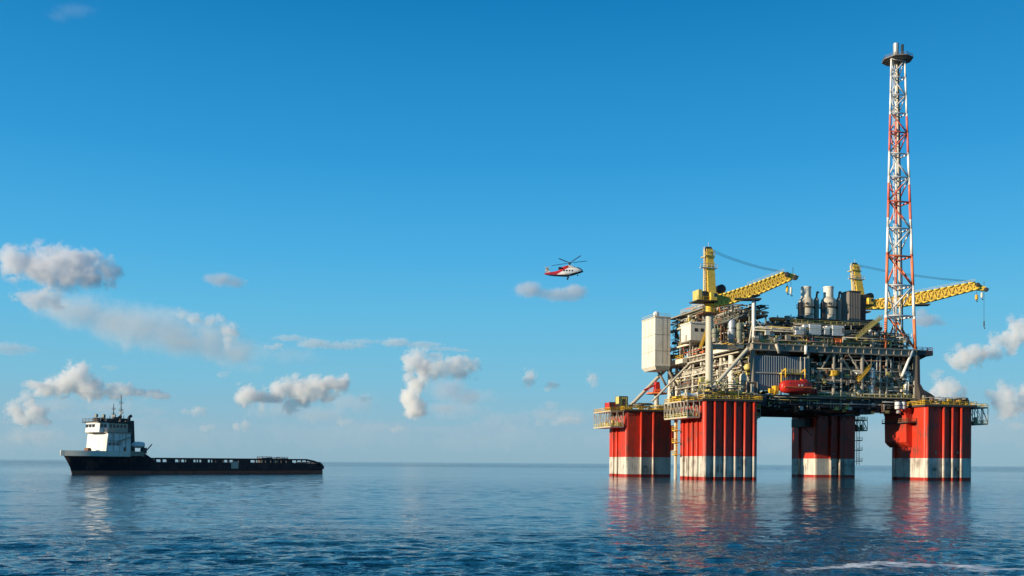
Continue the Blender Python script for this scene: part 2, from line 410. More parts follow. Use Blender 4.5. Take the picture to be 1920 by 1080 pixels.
RIBS = {(-1, -1): ((-9.2, -6, -2.4, 1.1, 4.5, 7.7), (5.2, 1.6, -1.8, -5.2)), (1, -1): ((-9.1, -2.6, 0.85, 4.4), (6.5,)),
        (-1, 1): ((-3.4, 1.6), (3.0, -1.0)), (1, 1): ((-2.6, 1.6), (2.0,))}
for sx in (-1, 1):
    for sy in (-1, 1):
        cx, cy_ = sx * HX, sy * HY
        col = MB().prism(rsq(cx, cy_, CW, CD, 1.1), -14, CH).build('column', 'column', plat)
        f, s_ = RIBS[(sx, sy)]
        for a in f:
            b = MB(); y = cy_ - CD / 2 - 0.55
            b.bar((cx + a, y, -10), (cx + a, y, CH - 0.2), 0.5, 8)
            for z in range(2, 25, 4): b.span((cx + a - .28, y, z), (cx + a + .28, cy_ - CD / 2 + .1, z + .4))
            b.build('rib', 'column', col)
        for a in s_:
            b = MB(); x = cx - CW / 2 - 0.4
            b.bar((x, cy_ + a, -10), (x, cy_ + a, CH - 0.2), 0.42, 8)
            for z in range(2, 25, 4): b.span((x, cy_ + a - .25, z), (cx - CW / 2 + .1, cy_ + a + .25, z + .4))
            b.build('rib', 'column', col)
        # horizontal weld seams standing slightly proud, and small fittings
        w = MB()
        for z in (12.4, 18.2): w.prism(rsq(cx, cy_, CW + .12, CD + .12, 1.15), z, z + .22)
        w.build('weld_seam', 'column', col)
        t = MB().span((cx - CW / 2 - .9, cy_ - CD / 2 - 1.0, CH + .004), (cx + CW / 2 + .9, cy_ + CD / 2 + .8, CH + .7)).build('column_deck', 'dark', col)
        MB().rail([(cx - CW / 2 - .8, cy_ - CD / 2 - .9, CH + .7), (cx + CW / 2 + .8, cy_ - CD / 2 - .9, CH + .7), (cx + CW / 2 + .8, cy_ + CD / 2 + .7, CH + .7), (cx - CW / 2 - .8, cy_ + CD / 2 + .7, CH + .7)], close=True, r=0.1).build('handrail', 'yellow', t)
        for k in range(7):
            x = cx - 8.4 + k * 2.8
            MB().bar((x, cy_ - CD / 2 - .9, CH), (x, cy_ - CD / 2 + .05, CH - 1.6), 0.12, 4).build('bracket', 'dark', t)
        # mooring fairlead or fender pads low on the front face
        for a in (-5.5, 3.2) if sy < 0 else (-1.2,):
            MB().span((cx + a - .5, cy_ - CD / 2 - .5, 3.4), (cx + a + .5, cy_ - CD / 2 + .1, 4.4)).build('fender', 'grey', col)
            MB().span((cx + a - .35, cy_ - CD / 2 - .4, 9.2), (cx + a + .35, cy_ - CD / 2 + .1, 9.8)).build('fender', 'grey', col)
        if (sx, sy) == (-1, -1):
            basket(col, cx - CW / 2 - 5.2, cx - CW / 2 - .95, cy_ - 8.0, cy_ + 9.5, CH + .2, CH - 5.0, 3)
            basket(col, cx + CW / 2 + .1, cx + CW / 2 + 3.6, cy_ - 4, cy_ + 5, CH - 1.6, CH - 4.4, 4)
            MB().bar((cx + CW / 2 + .1, cy_ - 3, CH - 9), (cx + CW / 2 + 3.3, cy_ - 3, CH - 4.8), .13, 4).build('strut', 'dark', col)
            lad = MB().ladder((cx - CW / 2 - 1.6, cy_ + 7.5, 7.5), (cx - CW / 2 - 1.6, cy_ + 7.5, CH - 5.3), (0, 1, 0), 1.0, .1)
            for z in (8, 12, 16):
                lad.span((cx - CW / 2 - 2.6, cy_ + 6.6, z), (cx - CW / 2 - .3, cy_ + 9, z + .25))
                lad.rail([(cx - CW / 2 - 2.6, cy_ + 6.6, z + .25), (cx - CW / 2 - 2.6, cy_ + 9, z + .25)], r=.09)
            lad.build('ladder', 'yellow', col)
            MB().bar((cx - CW / 2 - 1.2, cy_ + 9.2, -6), (cx - CW / 2 - 1.2, cy_ + 9.2, CH - 5.3), .55, 10).build('riser_pipe', 'pale', col)
        if (sx, sy) == (-1, 1):
            basket(col, cx - CW / 2 - 6.2, cx - CW / 2 - .95, cy_ - 9.0, cy_ + 9.5, CH + .2, CH - 5.8, 5)
            b = MB()
            b.loft([[(cx + CW / 2 + x, cy_ + y, z) for x, y in ((-.2, -9.3), (p, -9.3), (p, 4), (-.2, 4))] for z, p in ((10.2, .1), (10.8, .9), (12.2, 1.6), (20.0, 1.6))], smooth=False)
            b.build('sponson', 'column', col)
            dm = MB()
            for z in [1.1 + .75 * k for k in range(9)]: dm.span((cx - CW / 2 - .03, cy_ - 1.6, z), (cx - CW / 2 - .003, cy_ - 1.05, z + .38))
            dm.build('draught_marks', 'black', col)
        if (sx, sy) == (1, 1):
            basket(col, cx + CW / 2 + .95, cx + CW / 2 + 5.6, cy_ - 8.5, cy_ + 4, CH - 1.4, CH - 5.6, 8)
            lad = MB().ladder((cx + CW / 2 + 1.4, cy_ - 8.2, 5), (cx + CW / 2 + 1.4, cy_ - 8.2, CH - 6), (1, 0, 0), 1.2, .12)
            for z in (6.5, 11, 15): lad.span((cx + CW / 2 + .1, cy_ - 9, z), (cx + CW / 2 + 2.9, cy_ - 7.2, z + .25)); lad.rail([(cx + CW / 2 + .2, cy_ - 9, z + .25), (cx + CW / 2 + 2.9, cy_ - 9, z + .25)], r=.09)
            lad.build('ladder', 'grey', col)
            b = MB(); b.span((cx - CW / 2 - 3.4, cy_ - 7, CH - 4.6), (cx - CW / 2 - .5, cy_ + 3, CH - 1.2)); b.bar((cx - CW / 2 - 3.2, cy_ - 6, CH - 4.5), (cx - CW / 2, cy_ - 6, CH - 8), .2, 4)
            b.build('access_platform', 'dark', col)
        if (sx, sy) == (1, -1):
            basket(col, cx + CW / 2 + .95, cx + CW / 2 + 6.4, cy_ - 8.8, cy_ + 6, CH + .2, CH - 5.4, 6)
            b = MB()
            b.loft([[(cx - CW / 2 + x, cy_ + y, z) for x, y in ((-p, -2.5), (.2, -2.5), (.2, 9.2), (-p, 9.2))] for z, p in ((11.4, .2), (12.2, 1.3), (13.2, 2.3), (22.4, 2.5), (24.6, 3.6))], smooth=False)
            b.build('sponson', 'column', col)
            b = MB().span((cx - CW / 2 - 3.8, cy_ - 5, CH - 5.4), (cx - CW / 2 - .2, cy_ + 9, CH - 5.1)); ob = b.build('access_platform', 'dark', col)
            MB().rail([(cx - CW / 2 - .3, cy_ - 4.9, CH - 5.1), (cx - CW / 2 - 3.7, cy_ - 4.9, CH - 5.1), (cx - CW / 2 - 3.7, cy_ + 8.9, CH - 5.1)], r=.09).build('handrail', 'rust', ob)

# ------------------------------------------------------------------ decks
X0, X1, Y0, Y1 = -28.6, 34.6, -33.0, 33.0
ZL0, ZL1, ZU0, ZU1 = 23.0, 28.4, 43.0, 45.4
LATE = []
# lower deck: plate with girder grid below
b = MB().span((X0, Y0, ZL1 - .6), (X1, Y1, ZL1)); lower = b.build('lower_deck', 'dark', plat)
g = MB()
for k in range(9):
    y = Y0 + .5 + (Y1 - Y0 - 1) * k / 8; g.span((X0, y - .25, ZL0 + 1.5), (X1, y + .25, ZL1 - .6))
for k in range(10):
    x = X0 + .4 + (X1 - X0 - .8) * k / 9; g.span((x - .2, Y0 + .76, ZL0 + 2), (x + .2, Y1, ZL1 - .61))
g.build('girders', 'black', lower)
MB().rail([(-17.5, Y0 - 1.2, ZL1), (X1, Y0 - 1.2, ZL1)], r=.08).build('handrail', 'paleyellow', lower)
MB().span((X0, Y0 - 1.4, ZL1 - .35), (X1, Y0 - .003, ZL1 - .05)).build('walkway', 'grey', lower)
h = MB()
for k in range(26):
    x = rnd.uniform(-27, 33); y = rnd.uniform(Y0, -15); d = rnd.uniform(.6, 2.6)
    h.span((x, y, ZL0 + 1.5 - d * rnd.random()), (x + rnd.uniform(.5, 5), y + rnd.uniform(.5, 3), ZL0 + 2.2))
for k in range(14):
    y = rnd.uniform(Y0 - .5, -22); z = rnd.uniform(ZL0 + .4, ZL0 + 3.4); x = rnd.uniform(-28, 8); h.bar((x, y, z), (x + rnd.uniform(8, 26), y, z), rnd.uniform(.15, .4), 6)
h.build('hanging_pipes', 'dark', lower)
h = MB()
for k in range(34):
    x = rnd.uniform(-27, 34); y = Y0 - .3 - rnd.random() * .5; z = rnd.uniform(ZL0 + 1.2, ZL1 - 1.2)
    if k % 3: MB().span((x, y, z), (x + rnd.uniform(.4, 1.3), y + .5, z + rnd.uniform(.3, .9))).build('junction_box', 'grey', lower)
    else: MB().bar((x, y, ZL0 + 1), (x, y, ZL1 - .6), .14, 4).build('conduit', 'grey', lower)
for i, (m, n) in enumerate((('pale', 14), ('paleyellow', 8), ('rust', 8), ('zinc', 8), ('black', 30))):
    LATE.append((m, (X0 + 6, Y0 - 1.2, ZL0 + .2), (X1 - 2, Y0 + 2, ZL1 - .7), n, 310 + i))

# upper deck
b = MB().span((X0, Y0, ZU0), (X1, Y1, ZU1)); upper = b.build('upper_deck', 'grey', plat)
b = MB()
for z in (ZU0 - .02, ZU1 - .35): b.span((X0 - .5, Y0 - .5, z), (X1 + .5, Y0 - .003, z + .4))
for k in range(22):
    x = X0 + (X1 - X0) * k / 21; b.span((x - .1, Y0 - .45, ZU0 + .38), (x + .1, Y0 - .003, ZU1 - .35))
b.build('edge_beam', 'grey', upper)
b = MB()
for z in (ZU0 - .02, ZU1 - .35): b.span((X0 - 1.2, Y0 + 2, z), (X0 - .003, Y1, z + .45))
for k in range(20):
    y = Y0 + 2.3 + (Y1 - Y0 - 2.6) * k / 19; b.span((X0 - .9, y - .1, ZU0 + .43), (X0 - .003, y + .1, ZU1 - .35))
b.build('edge_beam', 'pale', upper)
b = MB().span((X0 - 3.4, -29.5, ZU1 - 1.5), (X0 - 1.25, -7.5, ZU1 - .3)); bal = b.build('balcony', 'cream', upper)
MB().rail([(X0 - 3.3, -29.4, ZU1 - .3), (X0 - 3.3, -7.6, ZU1 - .3)], r=.1, h=1.5).rail([(X0 - 1.3, -29.4, ZU1 - .3), (X0 - 3.3, -29.4, ZU1 - .3)], r=.1).build('handrail', 'yellow', bal)
b = MB().span((X0 - 3.2, 14, ZU0 + .3), (X0 - 1.25, 31, ZU1 - .5)); bal = b.build('balcony', 'cream', upper)
MB().rail([(X0 - 3.1, 14, ZU1 - .5), (X0 - 3.1, 31, ZU1 - .5)], r=.1, h=1.4).build('handrail', 'yellow', bal)
MB().rail([(X0, Y0 - .3, ZU1), (14, Y0 - .3, ZU1)], r=.08).build('handrail', 'paleyellow', upper)
# right-hand overhang with the curved gusset below it
b = MB().span((X1 + .503, -33, ZU0 + .6), (X1 + 7.0, -14, ZU1 - .2)); b.prism([(X1 + .01, -32), (X1 + .01, -20), (X1 + .2, -20), (X1 + .2, -32)], ZU0 - 4, ZU0)
b.loft([[(X1 + .01, -31, z), (X1 + p, -31, z), (X1 + p, -20, z), (X1 + .01, -20, z)] for z, p in ((ZU0 - 5.5, .3), (ZU0 - 3, 1.0), (ZU0 - 1.2, 2.4), (ZU0 + .59, 6.2))], smooth=False)
rt = b.build('overhang', 'dark', upper)
MB().rail([(X1 + .6, -32.8, ZU1 - .2), (X1 + 6.9, -32.8, ZU1 - .2), (X1 + 6.9, -14.2, ZU1 - .2)], r=.09).build('handrail', 'red', rt)
# upper mezzanine over the process equipment
b = MB().span((-13.5, -31.0, 52.2), (22.5, 20, 53.0)); mez = b.build('mezzanine_deck', 'dark', plat)
MB().rail([(-13.4, -30.9, 53.0), (22.4, -30.9, 53.0)], r=.08).build('handrail', 'paleyellow', mez)
for x in (-13, -5, 3.5, 12, 21.5):
    for y in (-30.5, -16, 0): MB().bar((x, y, ZU1), (x, y, 52.2), .35, 4).build('pillar', 'grey', mez)
b = MB().span((X0 - .2, -31, 54.6), (-21.9, 22, 55.2)); roofm = b.build('mezzanine_deck', 'dark', plat)
MB().rail([(X0 - .1, -30.9, 55.2), (-22, -30.9, 55.2)], r=.08).rail([(X0 - .1, -30.9, 55.2), (X0 - .1, 21, 55.2)], r=.08).build('handrail', 'green', roofm)
for x in (X0 + .2, -22.4):
    for y in (-30.5, -19, -8, 4, 16): MB().bar((x, y, ZU1), (x, y, 54.6), .3, 4).build('pillar', 'green', roofm)
# left side tiers beside the living quarters
for z, m_ in ((49.6, 'cream'), (56.6, 'pale')):
    b = MB().span((X0 - 2.6, 5.5, z), (X0 - .25, 30.5, z + .55)); t = b.build('side_gallery', m_, plat)
    MB().rail([(X0 - 2.5, 5.6, z + .55), (X0 - 2.5, 19, z + .55)], r=.08).build('handrail', 'paleyellow', t)
    for y in (7, 18): MB().bar((X0 - 2.3, y, ZU1 - .3 if z < 50 else 50.15), (X0 - 2.3, y, z), .22, 4).build('post', 'pale', t)
b = MB().span((X0 - 1.5, 1, 62.0), (-6, 31, 62.5)); t = b.build('roof_deck', 'grey', plat)
MB().rail([(X0 - 1.4, 1.1, 62.9), (-6.2, 1.1, 62.9)], r=.08).rail([(X0 - 1.4, 1.1, 62.9), (X0 - 1.4, 20, 62.9)], r=.08).build('handrail', 'pale', t)
for x in (X0 + 1, -18, -8):
    for y in (2, 14, 28): MB().bar((x, y, 55.2 if x < -22 else ZU1), (x, y, 62.0), .3, 4).build('post', 'dark', t)

# pillars and braces of the truss between the two decks
def pillar(px, yl, r, m, z0=ZL1, z1=ZU0, side=None):
    p = LP(px, 690, yl) if side is None else LS(px, 690, side)
    MB().bar((p.x, p.y, z0), (p.x, p.y, z1), r, 10).build('pillar', m, plat)
for px, r in ((1411, .8), (1515, .55), (1563, .6), (1577, .5), (1616, .75), (1650, .4), (1662, .5), (1716, 1.0)): pillar(px, Y0 + .6, r, 'grey')
for px, r, m in ((1372, 1.15, 'cream'), (1352, .6, 'pale'), (1331, .9, 'pale'), (1300, .6, 'pale'), (1269, .6, 'cream'), (1256, .9, 'cream')): pillar(px, 0, r, m, side=X0 + .4)
def brace(a, c, r, m, yl=None, side=None, n=8):
    p, q = (LP(*a, yl), LP(*c, yl)) if side is None else (LS(*a, side), LS(*c, side))
    return MB().bar(p, q, r, n).build('brace', m, plat)
for a, c, r in (((1561, 656), (1528, 712), .42), ((1567, 656), (1607, 715), .5), ((1583, 656), (1640, 735), .5), ((1655, 660), (1590, 735), .4), ((1616, 690), (1563, 690), .2), ((1660, 660), (1690, 735), .35), ((1616, 668), (1660, 735), .35)):
    brace(a, c, r, 'grey', Y0 + .9)
brace((1711, 658), (1691, 706), .5, 'white', Y0 - .2)
brace((1455, 645), (1461, 662), .5, 'pale', Y0 - .6); brace((1511, 648), (1511, 664), .55, 'white', Y0 - .6)
for a, c, r, m in (((1357, 668), (1368, 712), .5, 'cream'), ((1385, 675), (1408, 722), .6, 'cream'), ((1286, 680), (1270, 722), .5, 'pale'), ((1279, 680), (1289, 722), .5, 'cream'), ((1300, 682), (1258, 735), .45, 'pale'), ((1318, 672), (1333, 722), .4, 'pale'), ((1345, 668), (1320, 728), .4, 'pale')):
    brace(a, c, r, m, side=X0 + .8)
# big raking braces from the column tops up to the deck
MB().bar((-47.5, -34, CH + .7), (-30.5, -33, ZU0 + .2), .62, 10).build('brace', 'pale', plat)
MB().bar((-47.0, 33, CH + .7), (-29.5, 33, ZU0 + .2), .7, 10).build('brace', 'pale', plat)
MB().bar((-45.0, 12, CH + 3), (-29.5, 12, ZU0 + .2), .4, 10).build('brace', 'pale', plat)
b = MB()
b.loft([[(X1 - .5, y0, z), (X1 + p, y0, z), (X1 + p, y1, z), (X1 - .5, y1, z)] for z, p, y0, y1 in ((CH + .71, 5.4, -36, -29), (29.2, 5.2, -36, -29), (30.0, 3.8, -36, -29), (31.4, 1.4, -35.4, -30), (33.5, .6, -34.6, -31), (ZU0, .5, -34.4, -31))], smooth=False)
b.build('deck_support', 'dark', plat)
for y in (-33, 33):
    MB().span((X0 - 3, y - 4, CH + .71), (X0 + 3, y + 4, ZL1 - .61)).build('deck_support', 'dark', plat); MB().span((X1 - 3, y - 4, CH + .71), (X1 - .51, y + 4, ZL1 - .61)).build('deck_support', 'dark', plat)

# cladding, and dark panels added to keep the interior shaded and closed to view
p0, p1 = LP(1415, 666, Y0), LP(1514, 734, Y0)
b = MB(); n_ = 46
zig = [(p0.x + (p1.x - p0.x) * k / n_, Y0 + (.12 if k % 2 else .42)) for k in range(n_ + 1)]
poly = zig + [(p1.x, Y0 + 1.0), (p0.x, Y0 + 1.0)]
b.prism(poly, ZL1 + 1.4, ZU0 - 1.7)
cw = b.build('cladding_wall', 'blue', plat)
b = MB(); b.span((p0.x - .1, Y0 - .05, 35.4), (p1.x + .1, Y0 + .1, 35.8))
for f in (.62, .68, .76, .86, .94): b.bar((p0.x + (p1.x - p0.x) * f, Y0 - .1, ZL1 + 1.2), (p0.x + (p1.x - p0.x) * f, Y0 - .1, 35.4 if f < .8 else ZU0 - 1.7), .16, 6)
b.build('wall_pipes', 'pale', cw)
MB().span((p1.x + .6, -21, ZL1), (X1 - 1, -20.4, ZU0)).build('shade_panel', 'black', plat)
MB().span((X0 + 9, -20, ZL1), (X0 + 9.6, 32, ZU0)).build('shade_panel', 'dark', plat)
MB().span((-12, -19, ZU1), (22, -18.4, 52.2)).build('shade_panel', 'black', plat)
MB().span((X0 + 7, -14, ZU1), (-13, -13.4, 53.6)).build('shade_panel', 'dark', plat)
MB().span((X0 + 7.5, -13.39, ZU1), (X0 + 8, 30, 54.59)).build('shade_panel', 'dark', plat)

# ------------------------------------------------------------------ pipework: dense runs, one mesh per run of one colour
def pipework(m, lo, hi, n, seed, r=(.1, .35), parent=plat, name='pipework', boxes=.25):
    q = random.Random(seed); b = MB()
    for k in range(n):
        if n < 10 and k: b.build(kind, m, parent); b = MB()
        p = Vector([q.uniform(a, c) for a, c in zip(lo, hi)])
        kind = 'pipe' if n < 10 else name
        if q.random() < boxes:
            kind = 'equipment_box' if n < 10 else name
            d = Vector((q.uniform(.5, 1.8), q.uniform(.5, 1.4), q.uniform(.4, 1.6)))
            b.span(p - d / 2, p + d / 2); continue
        rr = q.uniform(*r); pts = [p.copy()]; ax = q.choice((0, 2, 2, 1, 0))
        for j in range(q.randint(1, 3)):
            p = p.copy(); span = (hi[ax] - lo[ax]) * q.uniform(.2, .7) * q.choice((-1, 1))
            p[ax] = min(hi[ax], max(lo[ax], p[ax] + span)); pts.append(p); ax = q.choice([a for a in (0, 1, 2) if a != ax])
        b.tube(pts, rr, 6)
    return b.build(kind, m, parent)
for m, lo_, hi_, n, sd_ in LATE: pipework(m, lo_, hi_, n, sd_, (.08, .22), boxes=.5)
# between the decks, front
for i, (m, n, z0, z1) in enumerate((('grey', 50, ZL1, ZU0), ('dark', 60, ZL1, ZU0), ('pale', 24, ZL1, ZU0 - 2), ('rust', 22, ZL1, 36), ('paleyellow', 20, ZL1, 33), ('green', 22, ZL1, ZU0), ('zinc', 16, ZL1, ZU0))):
    pipework(m, (p1.x + 1, Y0 + 1.2, z0), (X1 - .6, -22, z1), n, 10 + i)
# between the decks, left side
for i, (m, n, z0, z1) in enumerate((('pale', 44, ZL1, ZU0), ('cream', 24, ZL1, ZU0), ('grey', 46, ZL1, ZU0), ('paleyellow', 30, ZL1, 38), ('green', 26, ZL1, ZU0 - 3), ('dark', 40, ZL1, ZU0), ('rust', 18, ZL1, 36))):
    pipework(m, (X0 + .3, -31, z0), (X0 + 8, 32, z1), n, 30 + i, (.14, .4))
for i, (m, n) in enumerate((('cream', 24), ('paleyellow', 18), ('pale', 36), ('rust', 22), ('white', 12), ('grey', 50), ('brown', 44))):
    pipework(m, (p1.x + .6, Y0 + .2, ZL1), (X1 - .6, Y0 + 2.0, ZU0 - (0 if i > 2 else 5)), n, 210 + i, (.08, .2), boxes=.5)
    pipework(m, (X0 + .5, Y0 - .5, ZU1), (X1 - 2, Y0 + 2.5, ZU1 + 5.5), n, 230 + i, (.07, .18), boxes=.5)
    pipework(m, (X0 - .6, -30, ZL1), (X0 + 1.5, 31, ZU0 - 2), n, 350 + i, (.08, .22), boxes=.4)
    pipework(m, (X0 - 1, 4, ZU1), (X0 + 1.5, 31, 61), n // 2, 270 + i, (.08, .2), boxes=.55)
for i, (m, n) in enumerate((('orange', 5), ('red', 5), ('white', 10), ('dark', 30))):
    pipework(m, (X0 - 1.5, 4, ZU1), (X0 + 2, 30, 56), n, 290 + i, (.1, .25), boxes=.7)
# on the upper deck, front, right half
for i, (m, n, z0, z1) in enumerate((('grey', 50, ZU1, 53), ('dark', 50, ZU1, 53), ('pale', 30, ZU1, 53), ('rust', 24, ZU1, 51), ('yellow', 16, ZU1, 49), ('green', 26, ZU1, 53), ('orange', 9, ZU1, 48))):
    pipework(m, (-12.5, -32, z0), (21, -20, z1), n, 50 + i)
for i, (m, n) in enumerate((('grey', 16), ('rust', 10), ('yellow', 8), ('dark', 18), ('pale', 14))):
    pipework(m, (22, -31, ZU1), (33.5, -16, 51), n, 60 + i)
# on the upper deck, left part, and along the side
for i, (m, n) in enumerate((('grey', 40), ('dark', 46), ('green', 30), ('pale', 24), ('rust', 12), ('zinc', 16))):
    pipework(m, (X0 + .3, -32, ZU1), (-13.6, -15, 53.2), n, 70 + i)
for i, (m, n) in enumerate((('dark', 46), ('pale', 36), ('green', 18), ('rust', 14), ('grey', 30), ('orange', 7))):
    pipework(m, (X0 - .2, -13, ZU1), (X0 + 7, 30, 61.5), n, 80 + i, boxes=.35)
# on the mezzanine and roofs: skyline clutter
for i, (m, n, hi) in enumerate((('dark', 34, 58), ('grey', 34, 57.5), ('green', 18, 58), ('yellow', 14, 56), ('orange', 8, 56), ('pale', 22, 57))):
    pipework(m, (-13, -30, 53.0), (22, -8, hi - (2.4 if i % 2 else 3.2)), n, 90 + i, (.1, .28))
    pipework(m, (-13, -30, 53.0), (-3, -12, hi - 1), max(4, n // 3), 190 + i, (.1, .28))
for i, (m, n) in enumerate((('dark', 44), ('green', 26), ('grey', 20), ('pale', 12))):
    pipework(m, (X0 + .3, -30, 55.2), (-21, 20, 58.6), n, 100 + i, (.1, .26), boxes=.35)
for i, (m, n) in enumerate((('pale', 20), ('rust', 10), ('orange', 4))):
    pipework(m, (X0 - .5, 2, 62.9), (-8, 30, 65.2), n, 110 + i, (.1, .22), boxes=.4)
# equipment jumble round the column tops
for i, (cx, cy_) in enumerate(((-41, -33), (-41, 33), (41, -33), (41, 33))):
    for j, (m, n, hh) in enumerate((('grey', 12, 3.0), ('yellow', 9, 2.2), ('paleyellow', 10, 3.4), ('dark', 12, 3.0), ('rust', 6, 2.0))):
        if cx > 0 and m == 'paleyellow': n = 4
        pipework(m, (cx - 9, cy_ - 9, CH + .7), (cx + 9, cy_ + (2 if cy_ < 0 else 9), CH + .7 + hh * (1.5 if (cx, cy_) == (-41, -33) else 1)), n, 120 + 10 * i + j, (.08, .2), boxes=.5)
pipework('paleyellow', (-49, -40, CH + .7), (-31, -28, CH + 7.5), 26, 171, (.08, .2), boxes=.3)
pipework('green', (-49, -40, CH + .7), (-31, -28, CH + 6.5), 20, 172, (.08, .25), boxes=.4)
pipework('pale', (-47, -38, CH + .7), (-30, -28, CH + 7), 26, 173, (.1, .3), boxes=.3)
pipework('dark', (-45, -38, CH + .7), (-30, -26, CH + 5), 26, 174, (.1, .3), boxes=.5)

# ------------------------------------------------------------------ things standing on the platform
def put(name, label, cat, x, y, z, rz=0.0, group=None):
    return thing(name, label, cat, PW(x, y, z), YAW + rz, group)

def living_quarters():
    a = LP(1228, 690, 20.0)
    t = put('living_quarters', 'white windowless living quarters block overhanging the left edge of the oil platform', 'building', -37.0, 26.5, 41.2)
    h = 19.8
    b = MB().loft([[(-3.4 + i, -6.5 + i, z), (2.9, -6.5 + i, z), (2.9, 6.5 - i, z), (-3.4 + i, 6.5 - i, z)] for z, i in ((0, .9), (1.3, 0), (h, 0))], smooth=False)
    body = b.build('body', 'cream', t)
    s = MB()
    for z in (7.0, 13.2): s.span((-3.46, -6.56, z), (2.9, 6.56, z + .12))
    for y in (-3.2, 0.0, 3.2): s.span((-3.45, y - .04, 2.3), (-3.38, y + .04, h - .1))
    for x in (-.4, 1.4): s.span((x - .04, -6.55, 2.3), (x + .04, -6.48, h - .1))
    s.build('panel_seams', 'grey', body)
    MB().span((-3.6, -6.7, h), (3.0, 6.7, h + .35)).build('roof', 'pale', t)
    MB().rail([(-3.4, 6.5, h + .35), (-3.4, -6.5, h + .35), (2.9, -6.5, h + .35)], r=.07).build('handrail', 'pale', t)
    b = MB()
    for x, y in ((2.0, -5), (2.0, 4)): b.bar((x, y, 1), (6.5, y, -6), .5, 8)
    b.build('strut', 'grey', t)
    d = put('satellite_dome', 'small white satellite dome on the roof of the white living quarters', 'satellite dome', -38.3, 24.0, 41.2 + h + .35)
    MB().lathe([(.4, 0), (.4, .5), (1.0, .6), (1.2, 1.3), (1.0, 2.1), (.5, 2.5), (.05, 2.6)], n=14).build('dome', 'white', d)
    MB().lathe([(.7, 0), (.7, .12)], n=10).build('base', 'grey', d)
    d = put('antenna_mast', 'thin grey antenna mast on the roof of the living quarters', 'antenna', -35.5, 28, 41.2 + h + .35)
    MB().bar((0, 0, 0), (0, 0, 3.2), .12, 6, r2=.05).build('mast', 'grey', d); MB().bar((-.9, 0, 2), (.9, 0, 2), .08, 4).build('crossbar', 'grey', d)
living_quarters()

